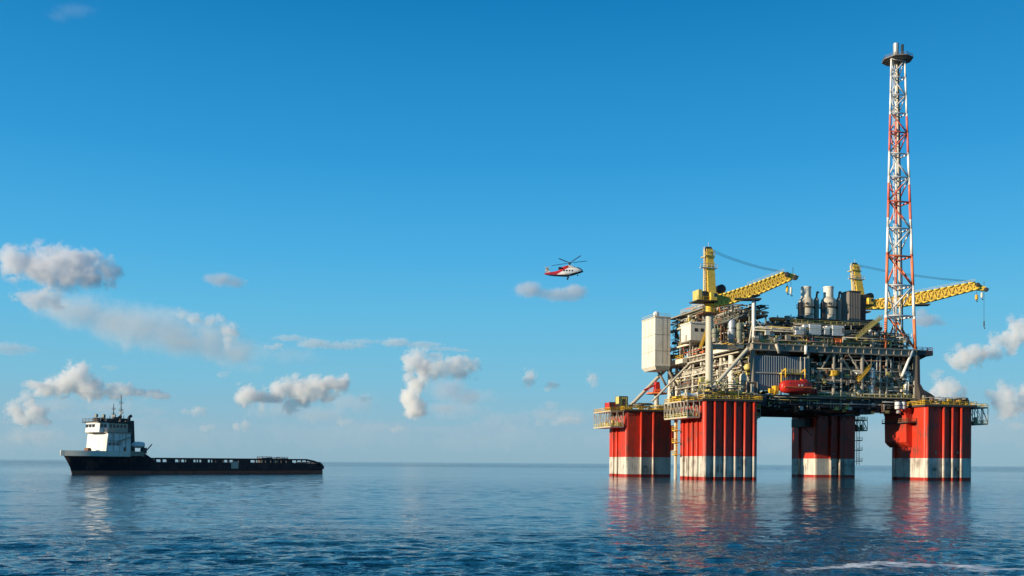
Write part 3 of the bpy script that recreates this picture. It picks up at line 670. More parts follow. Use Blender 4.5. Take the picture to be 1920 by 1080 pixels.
def crane(label, yl, K, side='', group='pedestal cranes on the oil platform'):
    """K: photo positions on the vertical plane yl"""
    o = LP(K['base'][0], K['base'][1], yl)
    t = put('pedestal_crane', label, 'crane', o.x, yl, K['z0'], 0, group)
    def q(px, py, dy=0.0):
        p = LP(px, py, yl); return Vector((p.x - o.x, dy, p.z - K['z0']))
    r = K['r']
    zg, zy, zh0, zh1 = (q(K['base'][0], y).z for y in K['lev'])     # grey top, yellow top, house floor, house roof
    MB().lathe([(r, 0), (r, zg), (r * 1.12, zg), (r * 1.12, zg + .3)], n=16).build('pedestal', 'pale', t)
    MB().lathe([(r * 1.02, zg + .3), (r * 1.02, zy - .8), (r * 1.5, zy)], n=16).build('slewing_column', 'crane', t)
    pl = MB().span((-r * 3.0, -r * 2.2, zg - .5), (r * 1.9, r * 2.2, zg - .1)).build('access_platform', 'rust', t)
    MB().rail([(-r * 3, -r * 2.2, zg - .1), (r * 1.9, -r * 2.2, zg - .1)], r=.07).build('handrail', 'yellow', pl)
    w = K.get('hw', 2.2)
    a, b_ = q(K['house'][0], 0), q(K['house'][1], 0)
    fl = MB().span((a.x - .9, -w - .9, zh0), (b_.x + .8, w + .9, zh0 + .35)).build('machinery_deck', 'dark', t)
    MB().rail([(a.x - .8, -w - .8, zh0 + .35), (b_.x, -w - .8, zh0 + .35)], r=.07).build('handrail', 'yellow', fl)
    MB().span((a.x, -w, zh0 + .35), (a.x + 1.3, w, zh1)).build('machinery_house', 'paleyellow', t)
    hb = MB().span((a.x + 1.303, -w + .5, zh0 + .35), (b_.x, w - .5, zh1 - .4)).build('machinery_house', 'dark', t)
    MB().lathe([(1.15, -.5), (1.3, -.4), (1.3, .4), (1.15, .5)], (a.x + 2.6, -w + .3, zh0 + 2.0), 14, 'Y').build('winch', 'black', hb)
    b = MB().span((b_.x - 2.0, -w - 1.4, zh0 + .35), (b_.x + .2, -w - .05, zh0 + 2.9)); cb = b.build('cab', 'crane', t)
    MB().span((b_.x - .9, -w - 1.45, zh0 + 1.5), (b_.x + .25, -w - .9, zh0 + 2.6)).build('window', 'glass', cb)
    # mast: two plated legs with cross ties
    mb, mt = q(*K['mast'][0]), q(*K['mast'][1]); mw0, mw1 = K['mw']
    m = MB()
    for s_ in (-1, 1):
        m.loft([[(c.x - k / 2, s_ * e - .3, c.z), (c.x + k / 2, s_ * e - .3, c.z), (c.x + k / 2, s_ * e + .3, c.z), (c.x - k / 2, s_ * e + .3, c.z)] for c, k, e in ((mb, mw0, 1.7), (mb.lerp(mt, .55), (mw0 + mw1) / 2, 1.35), (mt, mw1, 1.0))], smooth=False)
    for k in range(9):
        c = mb.lerp(mt, (k + .5) / 9); m.bar((c.x, -1.3, c.z), (c.x, 1.3, c.z), .25, 4)
        m.span((c.x - mw0 * .52, -1.62, c.z - .12), (c.x + mw0 * .52, -1.5, c.z + .12))
    ms = m.build('mast', 'crane', t)
    MB().ladder(mb + Vector((-mw0 * .75, -.9, .5)), mt + Vector((-mw1 * .9, -.9, .6)), (0, 1, 0), .9, .12).build('ladder', 'cream', ms)
    c = mb.lerp(mt, .62); pf = MB().span((c.x - mw0 * 1.3, -1.9, c.z), (c.x + mw0 * .7, -1.0, c.z + .2)).rail([(c.x - mw0 * 1.3, -1.9, c.z + .2), (c.x + mw0 * .7, -1.9, c.z + .2)], r=.08).build('mast_platform', 'cream', ms)
    b = MB().span((mt.x - mw1 * .9, -1.8, mt.z - 2.6), (mt.x + mw1 * .7, 1.6, mt.z - 2.35)); b.rail([(mt.x - mw1 * .9, -1.8, mt.z - 2.35), (mt.x + mw1 * .7, -1.8, mt.z - 2.35)], r=.08).build('mast_platform', 'paleyellow', ms)
    for dx in (-.5, .5): MB().lathe([(.75, -.25), (.85, -.15), (.85, .15), (.75, .25)], (mt.x + dx, -.2, mt.z + .1), 12, 'Y').build('sheave', 'dark', ms)
    MB().bar(mt + Vector((0, 0, .3)), mt + Vector((.1, 0, 2.4)), .08, 4).build('aerial', 'cream', ms)
    # boom, slewed a little towards the viewer so that its flank catches the sun
    phi = K['slew']; BP, _, _ = frame(PW(o.x, yl, 0), YAW + phi); rot = Matrix.Rotation(phi, 3, 'Z')
    def qb(px, py):
        p = BP(px, py, 0); return Vector((p.x, 0, p.z - K['z0']))
    top = [qb(*p) for p in K['top']]; bot = [qb(*p) for p in K['bot']]
    bw = K.get('bw', 1.1); b = MB(); n = 16
    def al(pl, f):
        x = pl[0].x + (pl[-1].x - pl[0].x) * f
        for u, v in zip(pl, pl[1:]):
            if x <= v.x + 1e-4: return u.lerp(v, (x - u.x) / max(1e-4, v.x - u.x))
        return pl[-1]
    for y in (-bw, bw):
        pu = [al(top, k / n) + Vector((0, y, 0)) for k in range(n + 1)]; pd = [al(bot, k / n) + Vector((0, y, 0)) for k in range(n + 1)]
        b.tube(pu, .34, 6); b.tube(pd, .34, 6)
        for k in range(n):
            b.bar(pu[k], pd[k + 1], .22, 4); b.bar(pd[k], pu[k + 1], .22, 4); b.bar(pu[k], pd[k], .24, 4)
    for k in range(n):
        for pl_ in (top, bot):
            u, v = al(pl_, k / n), al(pl_, (k + 1) / n)
            b.bar(u + Vector((0, -bw, 0)), v + Vector((0, bw, 0)), .18, 4); b.bar(u + Vector((0, -bw, 0)), u + Vector((0, bw, 0)), .2, 4)
    bo = b.build('boom', 'crane', t); bo.rotation_euler = (0, 0, phi)
    pl2 = MB(); ring = []
    for k in range(n + 1):
        u, v = al(bot, k / n), al(top, k / n); g_ = (v.z - u.z) * .14; ring.append([(u.x, -bw * .8, u.z + g_), (u.x, bw * .8, u.z + g_), (v.x, bw * .8, v.z - g_), (v.x, -bw * .8, v.z - g_)])
    pl2.loft(ring, smooth=False).build('boom_plating', 'boomplate', bo)
    if 'under' in K:
        u = [qb(*p) for p in K['under']]
        MB().span((u[0].x, -bw - .8, u[0].z - .5), (u[1].x, bw + .8, u[0].z)).build('boom_platform', 'dark', bo)
    tp = qb(*K['tip']); h0 = top[-1]
    hd = MB().loft([[(h0.x - .6, -bw, h0.z + .3), (h0.x - .6, bw, h0.z + .3), (h0.x - .6, bw, bot[-1].z - .4), (h0.x - .6, -bw, bot[-1].z - .4)], [(tp.x, -bw * .7, tp.z + .9), (tp.x, bw * .7, tp.z + .9), (tp.x, bw * .7, tp.z - .6), (tp.x, -bw * .7, tp.z - .6)]], smooth=False).build('boom_head', 'crane', bo)
    for f in (.25, .95): MB().lathe([(.7, -.3), (.9, -.2), (.9, .2), (.7, .3)], h0.lerp(tp, f) + Vector((0, -bw - .2, -.4)), 12, 'Y').build('sheave', 'dark', bo)
    MB().bar(tp, tp + Vector((1.3, 0, .3)), .25, 4).bar(tp + Vector((-.6, 0, .5)), tp + Vector((-.6, 0, 3.4)), .09, 4).build('jib_end', 'dark', bo)
    MB().rail([top[-2] + Vector((0, -bw, .2)), h0 + Vector((0, -bw, .2))], h=1.0, r=.07).build('handrail', 'cream', bo)
    # pendant ropes
    for k in range(4):
        e0 = mt + Vector((.3, -.5 + .33 * k, .4 - .18 * k)); e1 = rot @ (h0 + Vector((-1, -.5 + .33 * k, .7 - .12 * k)))
        mid = e0.lerp(e1, .5) + Vector((0, 0, -.9))
        MB().tube([e0, e0.lerp(mid, .5) + Vector((0, 0, -.25)), mid, mid.lerp(e1, .5) + Vector((0, 0, -.25)), e1], .042, 4).build('rope', 'black', t)
    for (hx, y0, y1, m_, rr) in K['hooks']:
        p, e = rot @ qb(hx, y0), rot @ qb(hx, y1)
        MB().bar(p, e, .07, 4).build('hoist_rope', 'black', t)
        hk = MB().lathe([(.15, 0), (rr, .3), (rr, 1.9), (.2, 2.3)], e - Vector((0, 0, .6)), 10).build('hook_block', m_, t)
        MB().tube([e + Vector((0, 0, -.6)), e + Vector((.1, 0, -1.1)), e + Vector((.4, 0, -1.3)), e + Vector((.55, 0, -.95))], .14, 6).build('hook', 'dark', hk)
    MB().lathe([(1.2, -1.4), (1.55, -1.3), (1.55, 1.3), (1.2, 1.4)], q(*K['winch']), 14, 'Y').build('winch', 'black', t)
    b = MB()
    for dx in (-1.6, 1.4): b.bar(q(K['winch'][0], K['winch'][1]) + Vector((dx, 0, -2.6)), q(*K['winch']) + Vector((0, 0, 0)), .35, 4)
    b.build('winch_frame', 'crane', t)
    return t

crane('near yellow pedestal crane with its boom lowered onto the white rest post', -28.5, dict(
    slew=R(-15),
    base=(1330, 640), z0=CH + .7, r=1.25, lev=(587, 571, 568, 546), house=(1308, 1338), hw=2.2, mast=((1331, 566), (1328, 468)), mw=(3.0, 2.2),
    top=[(1338, 557), (1360, 551), (1400, 538), (1468, 512)], bot=[(1338, 574), (1370, 569), (1425, 550), (1482, 525)], tip=(1490, 520), under=((1375, 560), (1425, 552)),
    hooks=((1476, 528, 545, 'yellow', .45), (1483, 526, 548, 'cream', .4)), winch=(1350, 543)))
crane('far yellow pedestal crane whose boom passes behind the flare tower', 22.0, dict(
    slew=R(-24),
    base=(1612, 600), z0=53.0, r=1.5, lev=(585, 576, 574, 552), house=(1598, 1630), hw=2.4, mast=((1612, 572), (1602, 497)), mw=(3.6, 2.4),
    top=[(1622, 566), (1660, 560), (1710, 552), (1826, 530)], bot=[(1622, 579), (1670, 578), (1740, 566), (1836, 541)], tip=(1848, 543), under=((1712, 571), (1742, 571)),
    hooks=((1831, 546, 560, 'yellow', .6), (1841, 545, 556, 'cream', .45), (1845, 545, 610, 'dark', .25)), winch=(1629, 557)))

def boom_rest():
    p = LP(1409, 640, -32.3); t = put('boom_rest', 'tall white post with two raking braces carrying the near crane boom', 'crane rest', max(p.x, X0 + .7), -32.3, ZU1)
    top = LP(1409, 556, -32.3).z - ZU1
    MB().bar((0, 0, 0), (0, 0, top), .62, 12).build('post', 'white', t)
    MB().bar((.95, .3, 1), (.95, .3, top - 1), .12, 6).build('pipe', 'pale', t)
    for dx in (-1.6, 8.6): MB().bar((0, 0, LP(1409, 596, -32.3).z - ZU1), (dx, 0, 0), .3, 8).build('brace', 'pale', t)
    MB().span((-1.4, -1.8, top), (1.4, 1.8, top + .35)).build('saddle', 'dark', t)
boom_rest()

BANDS = [645, 597, 533, 475, 410, 345, 285, 217]
bz = [LP(1690, y, -33).z for y in BANDS]
OR, WH = (.82, .22, .08), (.84, .82, .76)
M['tower'] = mat('flare_tower_paint', OR, .45, dirt=.5, dcol=(.5, .3, .18), scale=.6, streak=False, band=[(bz[1], WH), (bz[2], (.80, .20, .08)), (bz[3], WH), (bz[4], (.75, .15, .08)), (bz[5], WH), (bz[6], (.75, .16, .11)), (bz[7], WH)])
def flare_tower():
    A0, B0, C0 = Vector((22.3, -33, 0)), Vector((34.3, -33, 0)), Vector((33.6, -23.5, 0))
    z0, z1 = ZU1, LP(1684, 112, -33).z
    A1, B1, C1 = Vector((23.9, -33, 0)), Vector((29.3, -33, 0)), Vector((29.4, -28.2, 0))
    ctr = Vector((28.4, -30, z0))
    t = put('flare_tower', 'very tall red and white lattice flare tower at the right end of the platform', 'flare tower', *ctr)
    def leg(a, b, z): return a.lerp(b, (z - z0) / (z1 - z0)) + Vector((0, 0, z)) - ctr
    zs = [z0 + .2] + [LP(1690, y, -33).z for y in (592, 535, 480, 428, 378, 332, 288, 248, 212, 178, 145)] + [z1]
    for a, b_ in ((A0, A1), (B0, B1), (C0, C1)):
        m = MB()
        for u, v in zip(zs, zs[1:]): f = (u - z0) / (z1 - z0); m.bar(leg(a, b_, u), leg(a, b_, v), .55 - .23 * f, 8, r2=.55 - .23 * f - .02)
        m.build('leg', 'tower', t)
    for i, (u, v) in enumerate(zip(zs, zs[1:])):
        f = (u - z0) / (z1 - z0); r = .33 - .12 * f
        for j, (P, Q) in enumerate((((A0, A1), (B0, B1)), ((B0, B1), (C0, C1)), ((C0, C1), (A0, A1)))):
            m = MB()
            m.bar(leg(*P, v), leg(*Q, v), r * 1.05, 6)
            if (i + j) % 2: m.bar(leg(*P, u), leg(*Q, v), r, 6)
            else: m.bar(leg(*Q, u), leg(*P, v), r, 6)
            if j == 2 and i % 2: m.bar(leg(*P, (u + v) / 2), leg(*Q, (u + v) / 2), r * .7, 4)
            m.build('bracing', 'tower', t)
    c0, c1 = Vector((30.5, -30.2, 0)), Vector((27.6, -31.0, 0))
    MB().bar(leg(c0, c1, z0), leg(c0, c1, z1 + .5), .42, 10, r2=.36).build('flare_pipe', 'pale', t)
    d = Vector((1.4, .5, 0)); MB().bar(leg(c0 + d, c1 + d * .6, z0), leg(c0 + d, c1 + d * .6, z1 + .5), .2, 8).build('flare_pipe', 'rust', t)
    d = Vector((-2.2, .3, 0)); MB().ladder(leg(c0 + d, c1 + d * .5, z0), leg(c0 + d, c1 + d * .5, z1), (1, .3, 0), .9, .1, 1.2).build('ladder', 'white', t)
    for k, z in enumerate(zs[1:-1]):
        p = leg(c0, c1, z); s = 2.6 - 1.4 * (z - z0) / (z1 - z0)
        pf = MB().span((p.x - s, p.y - .2, p.z + .2), (p.x + s * .2, p.y + 1.6, p.z + .4)); pf.rail([(p.x - s, p.y - .2, p.z + .4), (p.x + s * .2, p.y - .2, p.z + .4)], r=.06, h=1.1).build('rest_platform', 'tower', t)
    top = leg((A0 + B0 + C0) / 3, (A1 + B1 + C1) / 3, z1)
    pl = MB().lathe([(4.2, 0), (5.2, .35), (5.2, .6)], top + Vector((0, 0, .1)), 8); 
    tp = pl.build('top_platform', 'brown', t)
    MB().rail([top + Vector((5.0 * math.cos(k * math.pi / 4), 5.0 * math.sin(k * math.pi / 4), .7)) for k in range(8)], close=True, h=.9, r=.06).build('handrail', 'brown', tp)
    hh = LP(1684, 82, -33).z - z1
    MB().lathe([(.55, 0), (.9, .8), (.95, 1.6), (.8, 1.7), (.95, 1.9), (1.0, hh)], top + Vector((-.6, 0, .7)), 14).build('flare_tip', 'zinc', t)
    MB().lathe([(.3, 0), (.32, 1.5), (.45, 1.6), (.45, hh - .3)], top + Vector((1.5, -.6, .7)), 10).build('flare_tip', 'black', t)
flare_tower()

def exhaust_stack(px, label):
    yl = -24.0; p = LP(px, 600, yl); zt = LP(px, 538, yl).z - 53; zm = LP(px, 558, yl).z - 53
    t = put('exhaust_stack', label, 'exhaust stack', p.x, yl, 53.0, 0, 'turbine exhaust stacks')
    MB().lathe([(2.5, 0), (2.5, zm - .9), (1.75, zm)], n=20).build('lower_barrel', 'pale', t)
    up = MB().lathe([(1.7, zm), (1.7, zt - .5), (1.82, zt - .5), (1.82, zt), (1.5, zt)], n=18).build('upper_barrel', 'cream', t)
    b = MB()
    for z in (1.5, 4.2, 6.6): b.lathe([(2.6, z), (2.6, z + .2)], n=20)
    b.build('band', 'grey', t)
    pf = MB().lathe([(3.2, zm - 3.6), (3.2, zm - 3.45)], n=12).build('platform', 'dark', t)
    MB().rail([(3.1 * math.cos(k * math.pi / 5), 3.1 * math.sin(k * math.pi / 5), zm - 3.45) for k in range(10)], close=True, r=.07).build('handrail', 'grey', pf)
    MB().lathe([(.9, 0), (.9, zt - 4.4), (.5, zt - 3.6)], (3.7, -.6, 0), 12).build('silencer', 'grey', t)
    MB().tube([(3.7, -.6, zt - 3.8), (4.0, -.6, zt - 1.6), (4.6, -.6, zt - 1.8)], .35, 8).build('vent_pipe', 'rust', t)
    b = MB().span((-3.5, -2.0, 2.4), (-2.3, -.5, zm - 2)); b.build('cooler_box', 'dark', t)
    MB().lathe([(.45, -.2), (.45, .2)], (-1.0, -2.35, zm - 2.4), 10, 'Y').build('inspection_hatch', 'black', t)
exhaust_stack(1511, 'left of the two pale round exhaust stacks, the one nearer the white rest post')
exhaust_stack(1553, 'right of the two pale round exhaust stacks, the one beside the brown box tower')

def box_tower():
    yl = -24.0; a, c = LP(1584, 604, yl), LP(1606, 550, yl)
    t = put('ventilation_tower', 'square brown windowless ventilation tower beside the right exhaust stack', 'ventilation tower', (a.x + c.x) / 2, yl, 53.0)
    w, h = c.x - a.x, c.z - 53
    b = MB(); n = 14
    poly = [(-w / 2 + w * k / n, -2.4 - (.12 if k % 2 else 0)) for k in range(n + 1)] + [(w / 2, 2.6), (-w / 2, 2.6)]
    b.prism(poly, 0, h); body = b.build('body', 'brown', t)
    MB().span((-w / 2 - .15, -2.7, h), (w / 2 + .15, 2.8, h + .3)).build('roof_edge', 'dark', t)
    MB().span((w / 2 + .01, -2, h * .1), (w / 2 + 2.4, 2, h * .86)).build('side_duct', 'black', t)
    b = MB()
    for k in range(7): b.box((w / 2 + 1.2, -2.1, h * .2 + k * 1.0), (2.0, .12, .5), 0, 0)
    b.build('louvre', 'dark', t)
    MB().tube([(w / 2 + 2.4, 0, 2.5), (w / 2 + 6.5, 0, 2.9), (w / 2 + 8.6, 0, 1.2), (w / 2 + 9.2, 0, -.5)], .95, 10).build('elbow_duct', 'black', t)
box_tower()

def intake(px0, px1, y0, y1, label, hood):
    yl = -33.6; a, c = LP(px0, y1, yl), LP(px1, y0, yl)
    t = put('air_intake', label, 'air intake', (a.x + c.x) / 2, yl + 2, ZU1, 0, 'white air intake boxes')
    w, z0, z1 = c.x - a.x, a.z - ZU1, c.z - ZU1
    MB().span((-w / 2, -2, z0), (w / 2, 2.2, z1)).build('box', 'white', t, .05)
    if hood: MB().prism([(-w / 2 - 2.0, -1.8), (-w / 2 - .003, -1.8), (-w / 2 - .003, 2), (-w / 2 - 2.0, 2)], z1 - 1.0, z1 - .2).build('hood', 'white', t)
    b = MB()
    for k in range(5): b.span((-w / 2 + .2, -2.06, z0 + .3 + k * (z1 - z0 - .5) / 5), (w / 2 - .2, -2.003, z0 + .4 + k * (z1 - z0 - .5) / 5))
    b.build('louvre', 'pale', t)
    for x in (-w / 2 + .3, w / 2 - .3):
        for y in (-1.3, 2): MB().bar((x, y, 0), (x, y, z0), .18, 4).build('leg', 'grey', t)
    MB().tube([(0, 0, z0), (0, 0, 1.4)], .7, 10).build('duct', 'grey', t)
intake(1492, 1511, 613, 627, 'leftmost white air intake box below the mezzanine, nearest the white rest post', 0)
intake(1518, 1540, 609, 627, 'large white air intake box directly above the red pump unit', 1)
intake(1546, 1556, 615, 627, 'smallest of the white air intake boxes, between two larger ones', 0)
intake(1561, 1583, 611, 629, 'large white air intake box above the orange unit, furthest right of four', 1)

def pump_unit(px, yl, z0, w, h, m, label, cat='pump unit'):
    p = LP(px, 640, yl); t = put('pump_unit', label, cat, p.x, yl, z0)
    MB().span((-w / 2, -1, 0), (w / 2, 1, .35)).build('base_frame', 'dark', t)
    MB().lathe([(h * .25, -w * .32), (h * .33, -w * .28), (h * .33, w * .1), (h * .2, w * .14)], (-w * .1, 0, h * .42 + .2), 12, 'X').build('motor', m, t)
    MB().lathe([(h * .28, -.3), (h * .42, -.2), (h * .42, .3), (h * .2, .4)], (w * .22, 0, h * .45 + .2), 12, 'X').build('pump', m, t)
    MB().span((-w * .45, -.85, h * .75), (w * .45, .85, h)).build('control_box', m, t)
    MB().tube([(w * .25, 0, h * .6), (w * .25, 0, h * 1.15), (w * .5, 0, h * 1.15), (w * .5, 0, 0)], .18, 8).build('pipe', 'grey', t)
    for x in (-w * .4, w * .4): MB().bar((x, -.7, .35), (x, -.7, h * .75), .1, 4).build('post', 'dark', t)
pump_unit(1518, -32, ZU1, 2.8, 3.2, 'red', 'dark red pump unit on the upper deck edge under a white intake box')
pump_unit(1570, -32.2, ZU1, 3.2, 3.0, 'orange', 'bright orange pump unit on the upper deck edge above the truss apex')
pump_unit(1526, -33.9, ZL1 + .004, 2.4, 2.2, 'red', 'small red pump unit on the lower deck, right beside the red lifeboat')

def stair(a, c, yl, w, m, label):
    p, q = LP(*a, yl), LP(*c, yl)
    t = put('stairway', label, 'stairway', p.x, yl, p.z); d = Vector((q.x - p.x, 0, q.z - p.z))
    for y in (-w / 2, w / 2): MB().bar((0, y, 0), d + Vector((0, y, 0)), .28, 4).build('stringer', m, t)
    b = MB(); n = 14
    for k in range(1, n): c_ = d * (k / n); b.span((c_.x - .3, -w / 2, c_.z - .06), (c_.x + .3, w / 2, c_.z + .06))
    b.build('treads', 'grey', t)
    b = MB()
    for y in (-w / 2, w / 2):
        for z in (.6, 1.2): b.bar((0, y, z), d + Vector((0, y, z)), .1, 4)
        for k in range(n + 1): b.bar(d * (k / n) + Vector((0, y, 0)), d * (k / n) + Vector((0, y, 1.2)), .08, 4)
    b.build('handrail', m, t)
stair((1603, 637), (1652, 597), -33.6, 1.6, 'paleyellow', 'long pale yellow stairway climbing right towards the foot of the flare tower')
stair((1608, 716), (1630, 690), -33.4, 1.3, 'yellow', 'short yellow stairway inside the truss beside the pale vessel')
stair((1313, 654), (1326, 620), -9.5, 1.2, 'yellow', 'steep yellow stairway beside the near crane pedestal')

def cabin():
    p = LP(1302, 640, 4); t = put('control_cabin', 'cream control cabin behind the near crane on the left side of the platform', 'cabin', p.x + 1, 4, 50.2)
    MB().span((-4.0, -3, 0), (4.4, 5, 6.2)).build('body', 'cream', t, .06)
    MB().span((-4.3, -3.3, 6.2), (4.7, 5.3, 6.6)).build('roof', 'white', t)
    for x in (-1.8, .6, 3): MB().span((x - .6, -3.06, 3.2), (x + .6, -3.003, 4.4)).build('window', 'glass', t)
    MB().span((-4.06, 0, .1), (-4.003, 1.2, 2.3)).build('door', 'grey', t)
    MB().span((-4.5, -3.2, -.5), (4.6, 5, -.003)).build('floor_frame', 'grey', t)
    for x in (-4, 4): MB().bar((x, -2.8, ZU1 - 50.2), (x, -2.8, -.5), .25, 4).build('leg', 'grey', t)
cabin()

def vessel(px, ytop, ybot, yl, r, z0, m, label, horiz=False, length=5, group=None):
    p = LP(px, ybot, yl)
    if not horiz:
        h = LP(px, ytop, yl).z - z0
        t = put('pressure_vessel', label, 'tank', p.x, yl, z0, 0, group)
        MB().lathe([(r * .3, 1.0), (r * .75, 1.15), (r, 1.8), (r, h - .9), (r * .75, h - .25), (r * .25, h)], n=16).build('shell', m, t)
        MB().lathe([(r * .8, 0), (r * .8, 1.3)], n=14).build('skirt', 'grey', t)
        MB().bar((0, 0, h - .1), (0, 0, h + .8), r * .2, 8).build('nozzle', 'grey', t)
        MB().lathe([(r * 1.25, h * .6), (r * 1.25, h * .6 + .15)], n=12).build('ring_platform', 'dark', t)
        MB().ladder((r + .2, -r * .4, .2), (r + .2, -r * .4, h), (0, 1, 0), .6, .06).build('ladder', 'paleyellow', t)
    else:
        t = put('storage_tank', label, 'tank', p.x, yl, z0, 0, group); L_ = length / 2
        MB().lathe([(r * .3, -L_), (r * .8, -L_ + .3), (r, -L_ + .9), (r, L_ - .9), (r * .8, L_ - .3), (r * .3, L_)], (0, 0, r + .5), 14, 'X').build('shell', m, t)
        for x in (-L_ * .55, L_ * .55): MB().span((x - .25, -r * .8, 0), (x + .25, r * .8, r * .6 + .3)).build('saddle', 'grey', t)
        MB().bar((0, 0, 2 * r + .3), (0, 0, 2 * r + 1.1), .2, 8).build('nozzle', 'grey', t)
vessel(1631, 688, 720, -31, 1.75, ZL1, 'white', 'large pale vertical vessel standing inside the truss on the lower deck')
vessel(1681, 682, 724, -30, 1.7, ZL1, 'grey', 'large grey vertical vessel between the pale vessel and the right end of the platform')
vessel(1602, 712, 728, -31.6, 1.0, ZL1, 'green', 'short grey green vertical vessel at the foot of the crossing truss braces')
vessel(1698, 716, 734, -31.8, .8, ZL1, 'white', 'small white vertical vessel beside the right end pillar of the lower deck')
vessel(1393, 700, 730, -31.5, 1.2, ZL1, 'pale', 'pale vertical vessel left of the blue grey cladding wall')
vessel(1340, 615, 640, -31, 1.0, ZU1, 'green', 'slim grey green vertical vessel at the front left corner of the upper deck')
vessel(1372, 598, 640, -29.6, 1.25, ZU1, 'zinc', 'tall dull metal vessel on the upper deck left of the white rest post')
vessel(1386, 604, 640, -31, 1.0, ZU1, 'green', 'tall grey green vessel close beside the white rest post')
vessel(1425, 622, 640, -31.8, 1.0, ZU1, 'pale', 'short pale vessel on the deck right of the white rest post')
vessel(1447, 625, 640, -31.5, 1.2, ZU1, 'grey', 'grey horizontal tank on the deck above the blue grey wall', True, 6)
vessel(1477, 628, 640, -31.9, 1.0, ZU1, 'rust', 'rusty brown horizontal tank above the right half of the blue grey wall', True, 5)
vessel(1458, 606, 612, -27, .9, 53.0, 'orange', 'orange horizontal tank on the mezzanine left of the exhaust stacks', True, 6)
vessel(1483, 594, 606, -24, .8, 53.0, 'white', 'small white vertical vessel on the mezzanine left of the exhaust stacks')
vessel(1632, 618, 640, -31, .8, ZU1, 'white', 'slender white vessel below the long pale yellow stairway')
vessel(1646, 615, 640, -30, .8, ZU1, 'grey', 'slender grey vessel between the yellow stairway and the flare tower')

def crate(name, cat, a, c, yl, depth, z0, m, label, frame_m='dark', par=None):
    p, q = LP(*a, yl), LP(*c, yl); w = q.x - p.x; h = max(.8, q.z - z0)
    t = put(name, label, cat, (p.x + q.x) / 2, yl + depth / 2, z0)
    b = MB(); n = max(4, int(w / .35))
    b.prism([(-w / 2 + w * k / n, -depth / 2 + (.06 if k % 2 else 0)) for k in range(n + 1)] + [(w / 2, depth / 2), (-w / 2, depth / 2)], .15, h - .1); b.build('body', m, t)
    fr = MB()
    for x in (-w / 2, w / 2):
        for y in (-depth / 2, depth / 2): fr.span((x - .1, y - .1, 0), (x + .1, y + .1, h))
    for z in (.1, h - .1):
        for y in (-depth / 2, depth / 2): fr.span((-w / 2 + .1, y - .09, z - .1), (w / 2 - .1, y + .09, z + .1))
    fr.build('frame', frame_m, t)
    MB().span((-w * .15, -depth / 2 - .05, .3), (w * .2, -depth / 2 - .003, h * .8)).build('door', frame_m, t)
ZC = CH + .7
crate('equipment_box', 'box', (1143, 768), (1154, 754), 27, 5, ZC, 'red', 'dark red box on the far left column of the platform')
crate('equipment_box', 'box', (1161, 766), (1177, 743), 27, 4, ZC, 'paleyellow', 'tall pale yellow and dark framed box on the far left column')
crate('winch_house', 'box', (1745, 764), (1783, 751), -36, 6, ZC, 'black', 'long low black housing on top of the near right column', 'dark')
crate('equipment_box', 'box', (1268, 757), (1279, 747), -40, 3, ZC, 'yellow', 'bright yellow box on the left access platform of the nearest column', 'yellow')
crate('equipment_box', 'box', (1331, 756), (1343, 729), -40, 3, ZC, 'paleyellow', 'tall pale yellow cabinet on top of the nearest column', 'grey')
crate('equipment_box', 'box', (1309, 756), (1317, 735), -40, 3, ZC, 'cream', 'narrow cream cabinet on the left corner of the nearest column', 'grey')
crate('equipment_box', 'box', (1400, 731), (1420, 716), -34, 3, ZL1, 'rust', 'tan weathered cabinet beside the left end of the blue grey wall', 'pale')
crate('equipment_box', 'box', (1350, 757), (1364, 743), -41, 2.5, ZC, 'grey', 'low grey cabinet in the middle of the nearest column top', 'grey')
crate('equipment_box', 'box', (1598, 770), (1625, 757), 24, 5, ZC, 'dark', 'dark cabinet on top of the rear column behind the nearest ones', 'grey')
def drum(px, yl, r, label):
    p = LP(px, 760, yl); t = put('winch_drum', label, 'winch', p.x, yl, ZC, 0, 'mooring winches on the near right column')
    MB().lathe([(r * .6, -1.2), (r * .6, 1.2)], (0, 0, r), 14, 'Y').build('drum', 'black', t)
    for y in (-1.3, 1.2): MB().lathe([(r, y), (r, y + .15)], (0, 0, r), 16, 'Y').build('flange', 'dark', t)
    MB().span((-r, -1.5, 0), (r, 1.5, .3)).build('base', 'dark', t)
drum(1790, -36, 1.35, 'left of two black winch drums on the near right column')
drum(1806, -36, 1.5, 'right of two black winch drums on the near right column, the larger one')
def raft(px, label):
    p = LP(px, 760, -37); t = put('liferaft_canister', label, 'liferaft', p.x, -43.4, CH + .75, 0, 'pale liferaft canisters')
    MB().lathe([(.3, 0), (.95, .25), (1.05, .6), (1.05, 1.9), (.95, 2.3), (.3, 2.5)], n=14).build('canister', 'white', t)
    MB().lathe([(1.1, 1.15), (1.1, 1.35)], n=14).build('strap', 'dark', t)
def raft_pair():
    for px, lab in ((1683, 'left of two pale round canisters under the deck at the near right column'), (1693, 'right of two pale round canisters under the deck at the near right column')):
        p = LP(px, 768, -36); t = put('liferaft_canister', lab, 'liferaft', p.x, -36, p.z, 0, 'pale liferaft canisters')
        MB().lathe([(.3, 0), (.85, .2), (.95, .5), (.95, 2.2), (.85, 2.6), (.3, 2.8)], n=14).build('canister', 'white', t)
        MB().lathe([(1.0, 1.3), (1.0, 1.5)], n=14).build('strap', 'dark', t)
        MB().span((-.9, -.6, 2.8), (.9, .6, 3.2)).build('hanger', 'dark', t)
raft_pair()
